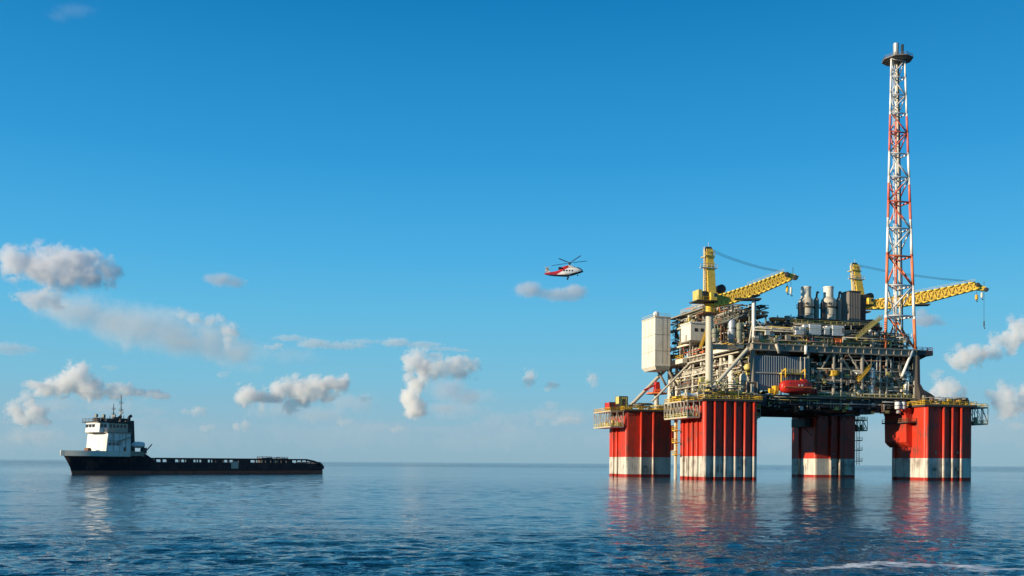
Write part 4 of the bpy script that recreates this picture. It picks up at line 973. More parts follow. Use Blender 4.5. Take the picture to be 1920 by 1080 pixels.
def knuckle_crane():
    p = LP(1231, 757, 27); t = put('service_crane', 'small dark red service crane on the far left column, below the raking braces', 'crane', p.x, 27, ZC)
    z = LP(1231, 738, 27).z - ZC; zt = LP(1232, 716, 27).z - ZC
    MB().lathe([(1.6, 0), (.9, .6), (.9, z)], n=12).build('pedestal', 'pale', t)
    MB().lathe([(4.2, z - .25), (4.3, z - .2), (4.3, z + .2)], n=8).build('platform', 'orange', t)
    MB().loft([[(-1.1, -1.1, z + .2), (1.3, -1.1, z + .2), (1.3, 1.1, z + .2), (-1.1, 1.1, z + .2)], [(-.6, -1, zt), (.8, -1, zt), (.8, 1, zt), (-.6, 1, zt)]], smooth=False).build('crane_house', 'red', t)
    MB().bar((0, 0, zt - 1), (-5.2, 0, z + 1.2), .45, 4).build('jib', 'red', t)
    MB().rail([(-4.0, -1.4, z + .2), (0, -4.1, z + .2), (4.0, -1.4, z + .2)], r=.09).build('handrail', 'orange', t)
knuckle_crane()
t = put('hose_reel', 'white horizontal hose reel at the front left of the nearest column', 'hose reel', LP(1296, 746, -39).x, -39, ZC)
MB().lathe([(.75, -2), (.75, 2)], (0, 0, 1.2), 12, 'X').build('drum', 'white', t)
for x in (-1.9, 1.9): MB().lathe([(1.1, x - .1), (1.1, x + .1)], (0, 0, 1.2), 14, 'X').build('flange', 'pale', t)
MB().span((-1.8, -.6, 0), (1.8, .6, .3)).build('base', 'dark', t)

def lifeboat():
    a, c = LP(1463, 725, -36.3), LP(1521, 725, -36.3); L_ = c.x - a.x
    z0 = LP(1490, 739, -36.3).z; H = LP(1490, 713, -36.3).z - z0
    t = put('lifeboat', 'bright red enclosed lifeboat hung at the platform edge below the blue grey wall', 'lifeboat', (a.x + c.x) / 2, -36.3, z0)
    rings = []; W_ = 1.75
    for f, k, zb, zt_ in ((0, .3, .36, .72), (.03, .62, .2, .84), (.1, .86, .08, .94), (.25, .98, .02, 1.0), (.45, 1, 0, 1.0), (.65, 1, 0, 1.0), (.84, .95, .03, .96), (.95, .72, .12, .86), (1, .3, .32, .7)):
        x = -L_ / 2 + L_ * f; r_ = []
        for j in range(14):
            th = 2 * math.pi * j / 14; s_, c_ = math.sin(th), math.cos(th)
            e = .72
            r_.append((x, W_ * k * math.copysign(abs(c_) ** e, c_), H * (zb + (zt_ - zb) * (.5 + .5 * math.copysign(abs(s_) ** e, s_)))))
        rings.append(r_)
    MB().loft(rings).build('hull', 'red', t)
    MB().loft([[(x, -W_ * k, z) for x, k, z in ()]] if False else [[(-L_ * .44, y, H * .44), (-L_ * .44, y, H * .52), (L_ * .44, y, H * .52), (L_ * .44, y, H * .44)] for y in (-W_ * 1.04, W_ * 1.04)], smooth=False).build('fender', 'orange', t)
    for k in range(6): x = -L_ * .26 + k * L_ * .1; MB().span((x - .22, -W_ * .93, H * .70), (x + .22, -W_ * .5, H * .80)).build('window', 'glass', t)
    MB().loft([[(L_ * .16, -W_ * .62, H * .93), (L_ * .34, -W_ * .62, H * .93), (L_ * .34, W_ * .62, H * .93), (L_ * .16, W_ * .62, H * .93)], [(L_ * .18, -W_ * .4, H * 1.08), (L_ * .31, -W_ * .4, H * 1.08), (L_ * .31, W_ * .4, H * 1.08), (L_ * .18, W_ * .4, H * 1.08)]], smooth=False).build('conning_tower', 'red', t)
    for x in (L_ * .02, L_ * .12): MB().span((x - .25, -W_ * 1.02, H * .56), (x + .25, -W_ * .97, H * .68)).build('marking', 'white', t)
    for x in (-L_ * .3, L_ * .3): MB().bar((x, 0, H * .8), (x, 0, H * 1.3), .12, 6).build('lifting_hook', 'dark', t)
    d = put('lifeboat_davit', 'yellow davit frame holding the red lifeboat over the water', 'davit', (a.x + c.x) / 2, -33.5, ZL1)
    for x in (-L_ * .33, L_ * .3):
        MB().tube([(x, 0, 0), (x, -.2, H * 1.6), (x, -2.8, H * 1.85), (x, -2.8, H * 1.2)], .24, 6).build('davit_arm', 'yellow', d)
    MB().span((-L_ * .36, -.9, H * 1.5), (L_ * .32, .5, H * 1.58)).rail([(-L_ * .36, -.9, H * 1.58), (L_ * .32, -.9, H * 1.58)], r=.09).build('davit_platform', 'paleyellow', d)
    MB().span((-L_ * .62, -2.2, 0), (-L_ * .52, .4, 2.8)).span((-L_ * .75, -1.2, .4), (-L_ * .63, .2, 1.9)).build('winch', 'yellow', d)
    MB().rail([(-L_ * .8, -2.4, 0), (-L_ * .5, -2.4, 0)], r=.1).build('handrail', 'yellow', d)
lifeboat()
t = put('yellow_tank', 'round yellow tank hanging in the truss left of the crossing braces', 'tank', LP(1563, 705, -32).x, -32, LP(1563, 706, -32).z)
MB().lathe([(1.2, 0), (1.6, .3), (1.6, 1.6), (1.3, 2.0)], n=14).build('shell', 'yellow', t)
MB().rail([(1.9 * math.cos(k * math.pi / 4), 1.9 * math.sin(k * math.pi / 4), .6) for k in range(8)], close=True, r=.08).build('handrail', 'yellow', t)
for x in (-1.2, 1.2): MB().bar((x, 0, -2), (x, 0, .2), .14, 4).build('leg', 'rust', t)
t = put('yellow_buoy', 'yellow green round float hung between the left side pillars of the truss', 'float', LP(1402, 690, -30).x, -30, LP(1402, 694, -30).z)
MB().lathe([(.2, -.3), (1.1, .2), (1.3, 1.0), (.9, 1.9), (.2, 2.2)], n=14).build('shell', 'paleyellow', t); MB().bar((0, 0, 2.1), (0, 0, 6), .08, 4).build('rope', 'dark', t)
# tie between the near crane's pedestal and the deck
MB().span((-41.4, -28.9, ZU0 + .3), (X0 - 3.42, -28.1, ZU1 - .4)).build('pedestal_tie', 'grey', plat)

# ------------------------------------------------------------------ the supply ship
SYAW = R(229.3)
SO = Vector((-88.2, 412.2, 0))
SP, SS, SW = frame(SO, SYAW)
M['hull'] = mat('ship_hull_paint', (0.30, 0.10, 0.06), 0.55, runs=.8, dirt=.5, dcol=(.1, .05, .04), scale=.3, band=[(1.3, (0.010, 0.012, 0.020))])
def supply_ship():
    t = thing('supply_ship', 'dark blue supply ship with white bridge and long low cargo deck', 'ship', SO, SYAW)
    HB = 9.5
    xb = SP(114, 846, 0).x; xw = SP(137, 889, 0).x            # stem head, stem at the waterline
    x_brk0, x_brk1 = SP(297, 868, HB).x, SP(268, 848, HB).x    # forecastle break
    zf, za, zr = SP(200, 846.5, HB).z, SP(450, 868.5, HB).z, SP(450, 859.5, HB).z
    zbow = SP(118, 845, 0).z
    def zd(x):
        if x < x_brk0: return za
        if x < x_brk1: return za + (zf - za) * (x - x_brk0) / (x_brk1 - x_brk0)
        return zf + (zbow - zf) * ((x - x_brk1) / (xb - x_brk1)) ** 2
    def hb(x, top):
        x0, x1, k = (x_brk1 + 2, xb + .05, 1.9) if top else (x_brk0 - 6, xw, 1.7)
        if x < 3: return HB * (.93 + .07 * x / 3)
        if x <= x0: return HB
        return max(.12, HB * (1 - min(1, (x - x0) / (x1 - x0)) ** k))
    xs = [-2.8, -1.5, 0, 1.5, 3, 10, 20, 30, 40, 50] + [x_brk0 - 2, x_brk0, x_brk1, x_brk1 + 3] + [x_brk1 + 3 + (xb - x_brk1 - 3) * k / 14 for k in range(1, 15)]
    rings = []
    for x in xs:
        z1 = zd(x); ring = []
        for f in (1, .75, .5, .25, 0):
            z = z1 * f
            bt, bw = hb(x, 1), hb(x, 0)
            b_ = bw + (bt - bw) * f ** 1.4
            if x > xw:
                zs = z1 * min(1, ((x - xw) / (xb - xw)) ** .85)     # raked stem
                z = max(z, zs); b_ = bt * max(0, (z - zs) / max(.01, z1 - zs)) ** .6 + .06
            ring.append((b_, z))
        keel = [(max(.05, ring[-1][0] * .9), -3.0 if x <= xw else ring[-1][1] - .01)]
        pts = ring + keel
        rings.append([(x, y, z) for y, z in pts] + [(x, -y, z) for y, z in reversed(pts)])
    MB().loft(rings, smooth=True).build('hull', 'hull', t)
    # cream bulwark round the forecastle
    def strip(x0, x1, zlo, zhi, off, n, both=True):
        m = MB()
        for s_ in (1, -1) if both else (1,):
            ring = []
            for k in range(n + 1):
                x = x0 + (x1 - x0) * k / n; y = hb(min(x, xb), 1) + off
                a, c = zlo(x), zhi(x)
                ring.append([(x, s_ * y, a), (x, s_ * (y + .12), c), (x, s_ * (y - .25), c), (x, s_ * (y - .3), a)])
            m.loft(ring, smooth=False)
        return m
    bulw = strip(SP(245, 848, HB).x, xb + .1, lambda x: zd(x) - 1.75, lambda x: zd(x) + .15, .08, 18).build('bulwark', 'cream', t)
    strip(x_brk1 - .5, SP(245, 848, HB).x - .01, lambda x: zd(x) - 1.5, lambda x: zd(x) + .15, .08, 6).build('bulwark', 'grey', t)
    for px in (221, 228):
        x = SP(px, 851, HB).x; MB().span((x - .9, hb(x, 1) + .2, zd(x) - 1.25), (x + .5, hb(x, 1) + .26, zd(x) - .55)).build('marking', 'white', t)
    MB().span((1.5, HB - .03, 1.4), (x_brk0 + 1, HB + .3, 1.9)).build('rubbing_strake', 'black', t); MB().span((1.5, -HB - .3, 1.4), (x_brk0 + 1, -HB + .03, 1.9)).build('rubbing_strake', 'black', t)
    # cargo deck rails with freeing ports: posts, top beam, some closed panels
    for s_ in (1, -1):
        m = MB(); x0, x1 = 6.5, x_brk0 + 1.0; y = s_ * (HB - .25)
        m.span((x0, y - .3, zr - .65), (x1, y + .3, zr)); m.span((x0, y - .2, za), (x1, y + .2, za + .25))
        n = 27
        for k in range(n + 1): x = x0 + (x1 - x0) * k / n; m.span((x - .22, y - .22, za), (x + .22, y + .22, zr - .6))
        m.loft([[(x, y - .3, z), (x, y + .3, z), (x, y + .3, z - .7), (x, y - .3, z - .7)] for x, z in ((x0, zr), (2.4, zr - .7), (-1.4, za - .1), (-2.4, za - 1.2))], smooth=False)
        for x in (4.6, 2.6): m.span((x - .2, y - .2, za - .2), (x + .2, y + .2, zr - .8))
        m.build('cargo_rail', 'black', t)
        for k in (3, 11, 12, 16, 21) if s_ > 0 else (8, 12, 14, 20): x = x0 + (x1 - x0) * k / n; MB().span((x, y - .1, za + .25), (x + (x1 - x0) / n, y + .1, zr - .65)).build('rail_panel', 'black', t)
    x = SP(440, 870, HB).x; MB().span((x - 1.6, HB + .004, za - 2.1), (x + 1.6, HB + .12, za + .7)).build('hull_plate', 'pale', t)
    MB().lathe([(.2, -HB * .8), (1.2, -HB * .75), (1.2, HB * .75), (.2, HB * .8)], (-1.9, 0, za - .5), 14, 'Y').build('stern_roller', 'black', t)
    for k in range(4): MB().lathe([(.4, -.3), (.75, -.2), (.75, .2), (.4, .3)], (-1.6 + k * 1.4, HB + .2, za - 1.6 - .2 * k), 10, 'Y').build('tyre_fender', 'black', t)
    # accommodation block
    w = 7.6; xf, xa = SP(200, 840, w).x, SP(245, 840, w).x; z0, z1 = zf - .8, SP(200, 811.5, w).z
    blk = MB().loft([[(xa, -w, z0), (xa, w, z0), (xf + .3, w, z0), (xf + .3, -w, z0)], [(xa, -w, z1), (xa, w, z1), (xf - .5, w, z1), (xf - .5, -w, z1)]], smooth=False).build('deckhouse', 'white', t)
    m = MB(); L_ = xf - xa
    for f_ in (.12, .3, .46): m.span((xa + L_ * (1 - f_) - .35, w - .02, z0 + 3.0), (xa + L_ * (1 - f_) + .35, w + .05, z0 + 3.9))
    m.build('porthole', 'glass', blk)
    m = MB().span((xa + L_ * .42, w + .003, z0 + 3.4), (xf - 1.2, w + .35, z0 + 3.55)).rail([(xa + L_ * .42, w + .3, z0 + 3.55), (xf - 1.2, w + .3, z0 + 3.55)], r=.06)
    for f_ in (.2, .45, .72): m.span((xa + L_ * f_, w + .004, z0 + .2), (xa + L_ * f_ + .16, w + .1, z1 - .4))
    m.build('side_fittings', 'grey', blk)
    MB().span((xa + L_ * .22, w + .01, z0 + .2), (xa + L_ * .3, w + .06, z0 + 2.4)).build('door', 'rust', blk)
    MB().box((xa + L_ * .3, w + .4, z1 - 2.2), (L_ * .55, .7, .18), 0, .38).build('stairway', 'grey', blk)
    MB().span((xa - .3, -w - .5, z1 + .002), (xf + .1, w + .5, z1 + .25)).rail([(xf, -w - .4, z1 + .25), (xf, w + .4, z1 + .25), (xa, w + .4, z1 + .25)], r=.07).build('bridge_deck', 'grey', t)
    # wheelhouse: white fore end, dark after part
    w2 = 6.0; zb, zt = z1 + .26, SP(200, 792, w2).z
    xw0, xw1, xw2 = SP(188, 800, w2).x, SP(203, 800, w2).x, SP(240, 800, w2).x
    wh = MB().loft([[(xw1, -w2, zb), (xw1, w2, zb), (xw0, w2 - .8, zb), (xw0 + .9, w2 - 2.6, zb), (xw0 + .9, -w2 + 2.6, zb), (xw0, -w2 + .8, zb)], [(xw1, -w2, zt), (xw1, w2, zt), (xw0 - .3, w2 - .8, zt), (xw0 + .5, w2 - 2.6, zt), (xw0 + .5, -w2 + 2.6, zt), (xw0 - .3, -w2 + .8, zt)]], smooth=False).build('wheelhouse', 'white', t)
    zwa, zwb = zb + (zt - zb) * .5, zb + (zt - zb) * .82
    for y in (-2.4, 0, 2.4): MB().span((xw0 + .55, y - .85, zwa), (xw0 + .80, y + .85, zwb)).build('window', 'glass', wh)
    for k in range(2): x = xw1 + (xw0 - xw1) * (.2 + .42 * k); MB().span((x, w2 - .62, zwa), (x + (xw0 - xw1) * .26, w2 + .03 - .3 * k, zwb)).build('window', 'glass', wh)
    aft = MB().span((xw2, -w2 + .4, zb), (xw1 - .003, w2 - .2, zt - .2)).build('wheelhouse', 'pale', t)
    for k in range(5): x = xw2 + (xw1 - xw2) * (.08 + .18 * k); MB().span((x, w2 - .197, zwa - .1), (x + (xw1 - xw2) * .12, w2 - .14, zwb)).build('window', 'glass', aft)
    MB().span((xw2 - .4, -w2 - .2, zt + .003), (xw0 + .8, w2 + .2, zt + .3)).rail([(xw0 + .6, -w2, zt + .3), (xw0 + .6, w2, zt + .3), (xw2, w2, zt + .3)], r=.08).build('wheelhouse_roof', 'dark', t)
    m = MB()
    for px, h, ww in ((181, 1.4, .9), (193, 1.6, .6), (206, 1.2, 1.1), (216, 1.9, .8), (232, 1.5, 1.2)):
        x = SP(px, 790, 2).x; m.span((x - ww, 1.2, zt + .3), (x + ww, 2.8, zt + .3 + h)); m.bar((x, 2, zt + h), (x, 2, zt + h + 1.4), .12, 6)
    m.build('bridge_equipment', 'dark', t)
    sl = MB()
    for px in (180, 194): x = SP(px, 785, 3).x; sl.lathe([(.5, -.4), (.65, .4)], (x, 3.4, zt + 2.4), 10, 'X'); sl.bar((x, 3.4, zt + .3), (x, 3.4, zt + 2), .14, 6)
    sl.build('searchlight', 'green', t)
    fx = SP(243, 820, 4.5).x
    fn = MB().loft([[(fx - 1.8, -5.2, zf - .5), (fx + 1.9, -5.2, zf - .5), (fx + 1.9, 5.2, zf - .5), (fx - 1.8, 5.2, zf - .5)], [(fx - 1.4, -5, zt + 1.0), (fx + 1.8, -5, zt + 1.0), (fx + 1.8, 5, zt + 1.0), (fx - 1.4, 5, zt + 1.0)]], smooth=False).build('funnel', 'dark', t)
    for y in (-3.8, 3.8): MB().tube([(fx, y, zt + 1.0), (fx - .1, y, zt + 2.2), (fx - 1.0, y, zt + 2.9)], .55, 10).build('exhaust_pipe', 'black', fn)
    for px, y0, hw in ((213, 757, 1.2), (227, 740, 1.6)):
        x = SP(px, 780, 0).x; ztop = SP(px, y0, 0).z
        ms = MB().bar((x, 0, zt + .3), (x, 0, ztop), .26, 8, r2=.1)
        for f_ in (.45, .7): z = zt + (ztop - zt) * f_; ms.bar((x, -hw, z), (x, hw, z), .12, 4); ms.bar((x - hw * .6, 0, z + .5), (x + hw * .6, 0, z + .5), .1, 4)
        ms.build('mast', 'dark', t)
        MB().span((x - .2, -1.5, zt + (ztop - zt) * .35), (x + .2, 1.5, zt + (ztop - zt) * .35 + .4)).build('radar_scanner', 'grey', t)
    # work boat and small deck crane behind the house
    x = SP(256, 838, 4).x
    rb = MB().lathe([(.2, -2.6), (1.0, -2.2), (1.2, 0), (1.0, 1.8), (.1, 2.8)], (x, 5.0, zf + 2.6), 12, 'X').build('rescue_boat', 'white', t)
    m = MB()
    for d in (-1.8, 1.8): m.bar((x + d, 4.6, zf - .2), (x + d, 5.2, zf + 2.0), .2, 6)
    m.bar((x - 3, 4, zf - .3), (x - 6.0, 4, zf + 2.9), .2, 6); m.span((x - 3.6, 3.2, zf - .5), (x - 2.2, 4.8, zf + 1.6))
    m.build('deck_crane', 'dark', t)
    x = SP(268, 845, 6).x; MB().lathe([(.9, 0), (.9, 1.5), (.5, 1.9)], (x, 6, zf - .2), 12).build('vent', 'dark', t)
    x = SP(170, 843, -2).x
    m = MB().bar((x + 2, 0, zf - .5), (x + 2, 0, zf + 1.2), .3, 8); m.lathe([(.7, -1.4), (.7, 1.4)], (x + 2, 0, zf + .6), 12, 'Y'); m.build('anchor_windlass', 'rust', t)
    for i, (px0, px1, h, mm) in enumerate(((487, 505, 1.1, 'dark'), (507, 519, .8, 'green'), (522, 535, 1.0, 'dark'))):
        a, c = SP(px0, 858, 2).x, SP(px1, 858, 2).x
        g = thing('deck_cargo', ('dark cargo rack standing furthest forward on the ship\'s after deck', 'grey green cargo rack between two dark racks on the ship\'s after deck', 'dark cargo rack nearest the stern of the supply ship')[i], 'cargo rack', SW((a + c) / 2, 2, za - .3), SYAW, 'cargo racks on the ship')
        w_ = abs(a - c) / 2; H_ = zr - za + h
        MB().span((-w_, -1.6, .3), (w_, 1.6, H_ - .4)).build('load', mm, g)
        m = MB()
        for x in (-w_, 0, w_):
            for y in (-1.75, 1.75): m.bar((x, y, 0), (x, y, H_), .12, 4)
        for z in (.2, H_):
            for y in (-1.75, 1.75): m.bar((-w_, y, z), (w_, y, z), .12, 4)
        m.build('frame', 'black', g)
supply_ship()

# ------------------------------------------------------------------ the helicopter
def helicopter():
    D = 400.0; U = 16.2 / 950                       # metres per unit of the profile below
    o = at(1000 + 765 / 13.5, 460 + 780 / 13.5, D)   # under the rotor hub, belly level
    t = thing('helicopter', 'red and white helicopter flying towards the oil platform', 'helicopter', o)
    t.rotation_euler = (R(-5), R(1.0), R(4))
    def pt(u, v): return ((u - 765) * U, (780 - v) * U)
    top = [(290, 738), (330, 712), (440, 690), (560, 668), (640, 640), (700, 610), (800, 585), (900, 560), (1040, 555), (1110, 560), (1170, 580), (1220, 606), (1246, 640)]
    bot = [(290, 750), (330, 764), (440, 786), (560, 792), (640, 793), (700, 793), (800, 792), (900, 782), (1040, 738), (1110, 708), (1170, 690), (1220, 668), (1246, 646)]
    hw = [.12, .2, .3, .42, .62, .9, 1.1, 1.18, 1.18, 1.1, .95, .65, .12]
    rings = []
    for (u, v), (_, v2), w in zip(top, bot, hw):
        x, z1 = pt(u, v); _, z0 = pt(u, v2); zc, hh = (z0 + z1) / 2, (z1 - z0) / 2
        rings.append([(x, w * math.copysign(abs(math.cos(a)) ** .8, math.cos(a)), zc + hh * math.copysign(abs(math.sin(a)) ** .8, math.sin(a))) for a in [2 * math.pi * k / 16 for k in range(16)]])
    fm = M['fus'] = bpy.data.materials.new('helicopter_paint'); fm.use_nodes = True
    n, l = fm.node_tree.nodes, fm.node_tree.links; b = n['Principled BSDF']; b.inputs['Roughness'].default_value = .3
    tc = n.new('ShaderNodeTexCoord'); sp = n.new('ShaderNodeSeparateXYZ'); l.new(tc.outputs['Object'], sp.inputs[0])
    def mth(op, a, c):
        q = n.new('ShaderNodeMath'); q.operation = op
        for i, x in enumerate((a, c)):
            if isinstance(x, (int, float)): q.inputs[i].default_value = x
            else: l.new(x, q.inputs[i])
        return q.outputs[0]
    diag = mth('ADD', sp.outputs['X'], mth('MULTIPLY', sp.outputs['Z'], -1.6))       # slanted red livery over the tail
    red = mth('LESS_THAN', diag, -3.6)
    belly = mth('LESS_THAN', mth('SUBTRACT', sp.outputs['Z'], mth('MULTIPLY', mth('MAXIMUM', mth('SUBTRACT', sp.outputs['X'], 1.4), 0), .30)), .42)  # shade under the fuselage, put into the paint as a dark belly
    m1 = n.new('ShaderNodeMix'); m1.data_type = 'RGBA'; m1.inputs[6].default_value = (.85, .82, .76, 1); m1.inputs[7].default_value = (.50, .03, .04, 1); l.new(red, m1.inputs[0])
    m2 = n.new('ShaderNodeMix'); m2.data_type = 'RGBA'; m2.inputs[7].default_value = (.03, .03, .045, 1); l.new(belly, m2.inputs[0]); l.new(m1.outputs[2], m2.inputs[6]); l.new(m2.outputs[2], b.inputs['Base Color'])
    MB().loft(rings).build('fuselage', fm, t)
    def blob(pts, name, m, p=t):
        rr = []
        for (u, v0, v1, w) in pts:
            x, z1 = pt(u, v0); _, z0 = pt(u, v1); zc, hh = (z0 + z1) / 2, (z1 - z0) / 2
            rr.append([(x, w * math.cos(a), zc + hh * math.sin(a)) for a in [2 * math.pi * k / 12 for k in range(12)]])
        return MB().loft(rr).build(name, m, p)
    blob([(668, 600, 660, .3), (700, 570, 650, .62), (790, 525, 640, .72), (860, 508, 640, .72), (960, 512, 640, .70), (1040, 545, 630, .45), (1060, 565, 600, .2)], 'engine_cowling', 'red')
    blob([(880, 500, 620, .74), (960, 500, 620, .74), (1050, 535, 620, .6), (1090, 560, 610, .3)], 'intake_cowling', 'white')
    MB().lathe([(.42, -.9), (.5, .2)], (pt(690, 0)[0], -.45, pt(0, 590)[1]), 12, 'X').lathe([(.42, -.9), (.5, .2)], (pt(690, 0)[0], .45, pt(0, 590)[1]), 12, 'X').build('exhaust_duct', 'black', t)
    blob([(1070, 552, 590, .7), (1120, 548, 612, .98), (1175, 572, 640, .9), (1225, 604, 668, .62), (1246, 634, 662, .22)], 'cockpit_glass', 'glass')
    for s_ in (-1, 1):
        for u in (760, 830, 900, 970): x, z = pt(u, 655); MB().span((x - .28, s_ * 1.10, z - .28), (x + .28, s_ * 1.2, z + .3)).build('cabin_window', 'glass', t)
        x, z = pt(830, 745); MB().lathe([(.1, -2.2), (.42, -1.6), (.5, 0), (.42, 1.3), (.1, 1.9)], (x, s_ * 1.15, z), 12, 'X').build('sponson', 'white', t)
        x, z = pt(870, 830); w_ = MB().lathe([(.2, -.14), (.36, -.1), (.36, .1), (.2, .14)], (x, s_ * 1.1, z), 12, 'Y').bar((x, s_ * 1.1, z), (x - .1, s_ * 1.05, z + 1.1), .08, 6); w_.build('landing_wheel', 'black', t)
    x, z = pt(1110, 745); MB().lathe([(.15, -.1), (.28, -.08), (.28, .08), (.15, .1)], (x, 0, z), 12, 'Y').bar((x, 0, z), (x, 0, z + .8), .07, 6).build('landing_wheel', 'black', t)
    # fin, tailplane
    a, b_, c, d = pt(440, 700), pt(330, 720), pt(330, 575), pt(385, 575)
    MB().loft([[(p[0], y, p[1]) for p in (a, b_, c, d)] for y in (-.14, .14)], smooth=False).build('tail_fin', 'white', t)
    x, z = pt(350, 690); MB().span((x - .5, .1, z - .06), (x + .5, 2.4, z + .06)).build('tailplane', 'red', t)
    x, z = pt(352, 620)
    tr = MB().lathe([(.2, -.2), (.2, .2)], (x, -.35, z), 10, 'Y').build('tail_rotor', 'black', t)
    for k in range(4): a = R(45 + 90 * k); MB().box((x + .75 * math.cos(a), -.45, z + .75 * math.sin(a)), (1.35, .05, .22), 0, -a).build('blade', 'pale', tr)
    # main rotor, five drooping-coned blades tilted with the disc
    x, z = pt(910, 500)
    hub = MB().lathe([(.35, -.3), (.32, .7), (.75, .8), (.7, 1.05), (.2, 1.2)], (x, 0, z), 14).build('main_rotor', 'dark', t)
    tilt = Matrix.Rotation(R(-8), 3, 'Y') @ Matrix.Rotation(R(-1), 3, 'X')
    for k in range(5):
        az = R(12 + 72 * k); u = Vector((math.cos(az), math.sin(az), .075)); w = Vector((-math.sin(az), math.cos(az), 0)); up = Vector((0, 0, 1)); c0 = Vector((x, 0, z + .95))
        rr = []
        for r_, ch in ((.6, .12), (1.6, .14), (1.8, .27), (7.4, .27), (7.9, .12)):
            rr.append([c0 + tilt @ (u * r_ + w * s1 * ch + up * s2 * .035) for s1, s2 in ((-1, -1), (1, -1), (1, 1), (-1, 1))])
        MB().loft(rr, smooth=False).build('blade', 'black', hub)
helicopter()

# ------------------------------------------------------------------ clouds: bodies of scattering vapour
def vapour(name, dens, size, puffs, soft, amp, tint):
    """white scattering vapour: densest at the heart of each puff, its edge eaten into by fractal noise"""
    m = bpy.data.materials.new(name); m.use_nodes = True
    n, l = m.node_tree.nodes, m.node_tree.links
    n.remove(n['Principled BSDF'])
    v = n.new('ShaderNodeVolumePrincipled')
    v.inputs['Color'].default_value = (*tint, 1); v.inputs['Anisotropy'].default_value = 0.0
    tc = n.new('ShaderNodeTexCoord')
    def vm(op, a, c):
        q = n.new('ShaderNodeVectorMath'); q.operation = op
        for i, x in enumerate((a, c)):
            if x is None: continue
            if isinstance(x, (tuple, Vector)): q.inputs[i].default_value = x
            else: l.new(x, q.inputs[i])
        return q.outputs['Value' if op == 'LENGTH' else 'Vector']
    def mth(op, a, c, e=None):
        q = n.new('ShaderNodeMath'); q.operation = op
        for i, x in enumerate((a, c, e)):
            if x is None: continue
            if isinstance(x, (int, float)): q.inputs[i].default_value = x
            else: l.new(x, q.inputs[i])
        return q.outputs[0]
    f = None
    for c, r in puffs:
        d = mth('SUBTRACT', 1.0, vm('LENGTH', vm('DIVIDE', vm('SUBTRACT', tc.outputs['Object'], c), r), None))
        f = d if f is None else mth('SMOOTH_MAX', f, d, 0.25)
    nz = n.new('ShaderNodeTexNoise')
    nz.inputs['Scale'].default_value = 0.6 / size; nz.inputs['Detail'].default_value = 9; nz.inputs['Roughness'].default_value = .68; nz.inputs['Distortion'].default_value = .4
    l.new(tc.outputs['Object'], nz.inputs['Vector'])
    g = mth('ADD', f, mth('MULTIPLY', mth('SUBTRACT', nz.outputs['Fac'], .5), amp))
    mr = n.new('ShaderNodeMapRange'); mr.interpolation_type = 'SMOOTHSTEP'
    for k, x in zip(('From Min', 'From Max', 'To Min', 'To Max'), (0.0, soft, 0, dens * .62)): mr.inputs[k].default_value = x
    l.new(g, mr.inputs['Value']); l.new(mr.outputs[0], v.inputs['Density'])
    l.new(v.outputs[0], n['Material Output'].inputs['Volume'])
    return m
import bmesh
bm_ = bmesh.new(); bmesh.ops.create_icosphere(bm_, subdivisions=2, radius=1); bm_.verts.ensure_lookup_table()
ICO = ([v.co.copy() for v in bm_.verts], [tuple(v.index for v in f_.verts) for f_ in bm_.faces]); bm_.free()
def cloud(label, D, puffs, tau=3.0, col=1.0, seed=1, billow=.30, sub=9, tint=(1, .988, .965), soft=.52, amp=3.6, grow=1.36, name='cloud'):
    """puffs: (px, py, rx, ry) ellipsoids in photo pixels, set at distance D and built at real size; tau = optical depth over 20 px"""
    k = D / FOC
    c0 = at(sum(p[0] for p in puffs) / len(puffs), sum(p[1] for p in puffs) / len(puffs), D)
    b = MB(); vs, fs = ICO; fld = []
    for px, py, rx, ry in puffs:
        c = at(px, py, D) - c0; r = Vector((rx, min(rx, ry) * .9, ry)) * k * grow
        fld.append((c, r))
        b.add([(c.x + v.x * r.x * 1.4, c.y + v.y * r.y * 1.4, c.z + v.z * r.z * 1.4) for v in vs], fs)
    mr = sum(min(p[2], p[3]) for p in puffs) / len(puffs) * k
    o = b.build(name, vapour('cloud_vapour', tau / (20 * k), mr, fld, soft, amp, tint)); o.location = c0
    rm = o.modifiers.new('skin', 'REMESH'); rm.mode = 'VOXEL'
    ext = [max(v[i] for v in b.v) - min(v[i] for v in b.v) for i in range(3)]
    rm.voxel_size = max(k * 3, max(ext) / 60)
    return tag(o, label, 'cloud')
GREY, WISP = .90, 1.0
cloud('large grey cloud high above the supply ship, its underside flat and dark', 6000, [(75, 500, 52, 26), (125, 505, 55, 30), (165, 512, 40, 22), (205, 514, 24, 14), (35, 495, 30, 22), (90, 478, 40, 18), (20, 470, 18, 10)], 1.7, seed=1, tint=(.95, .95, .96))  # shade on this cloud and the next is put into their grey tint
cloud('smaller grey cloud tucked under the left end of the large grey cloud', 6200, [(70, 560, 32, 15), (95, 566, 22, 12), (50, 556, 18, 10)], 1.5, seed=2, tint=(.95, .95, .96))
cloud('bright white cloud rim sloping down below the large grey cloud', 7600, [(60, 553, 34, 10), (110, 578, 44, 24), (160, 585, 60, 32), (215, 600, 66, 36), (270, 614, 66, 38), (330, 630, 66, 36), (390, 640, 60, 34), (440, 655, 40, 28)], 0.80, seed=3, soft=1.0, amp=1.8)
cloud('ragged string of small white cloud puffs along the upper edge of the sloping veil', 7400, [(340, 588, 14, 8), (366, 597, 13, 9), (394, 600, 13, 9), (412, 595, 7, 7), (430, 620, 14, 12), (428, 640, 9, 12)], 1.6, seed=4)
cloud('small dim grey cloud alone in the blue, right of the large grey cloud', 6000, [(415, 524, 24, 12), (440, 530, 22, 9), (396, 522, 14, 9)], 1.71, seed=5, soft=.7, amp=1.2, tint=(.86, .86, .88))
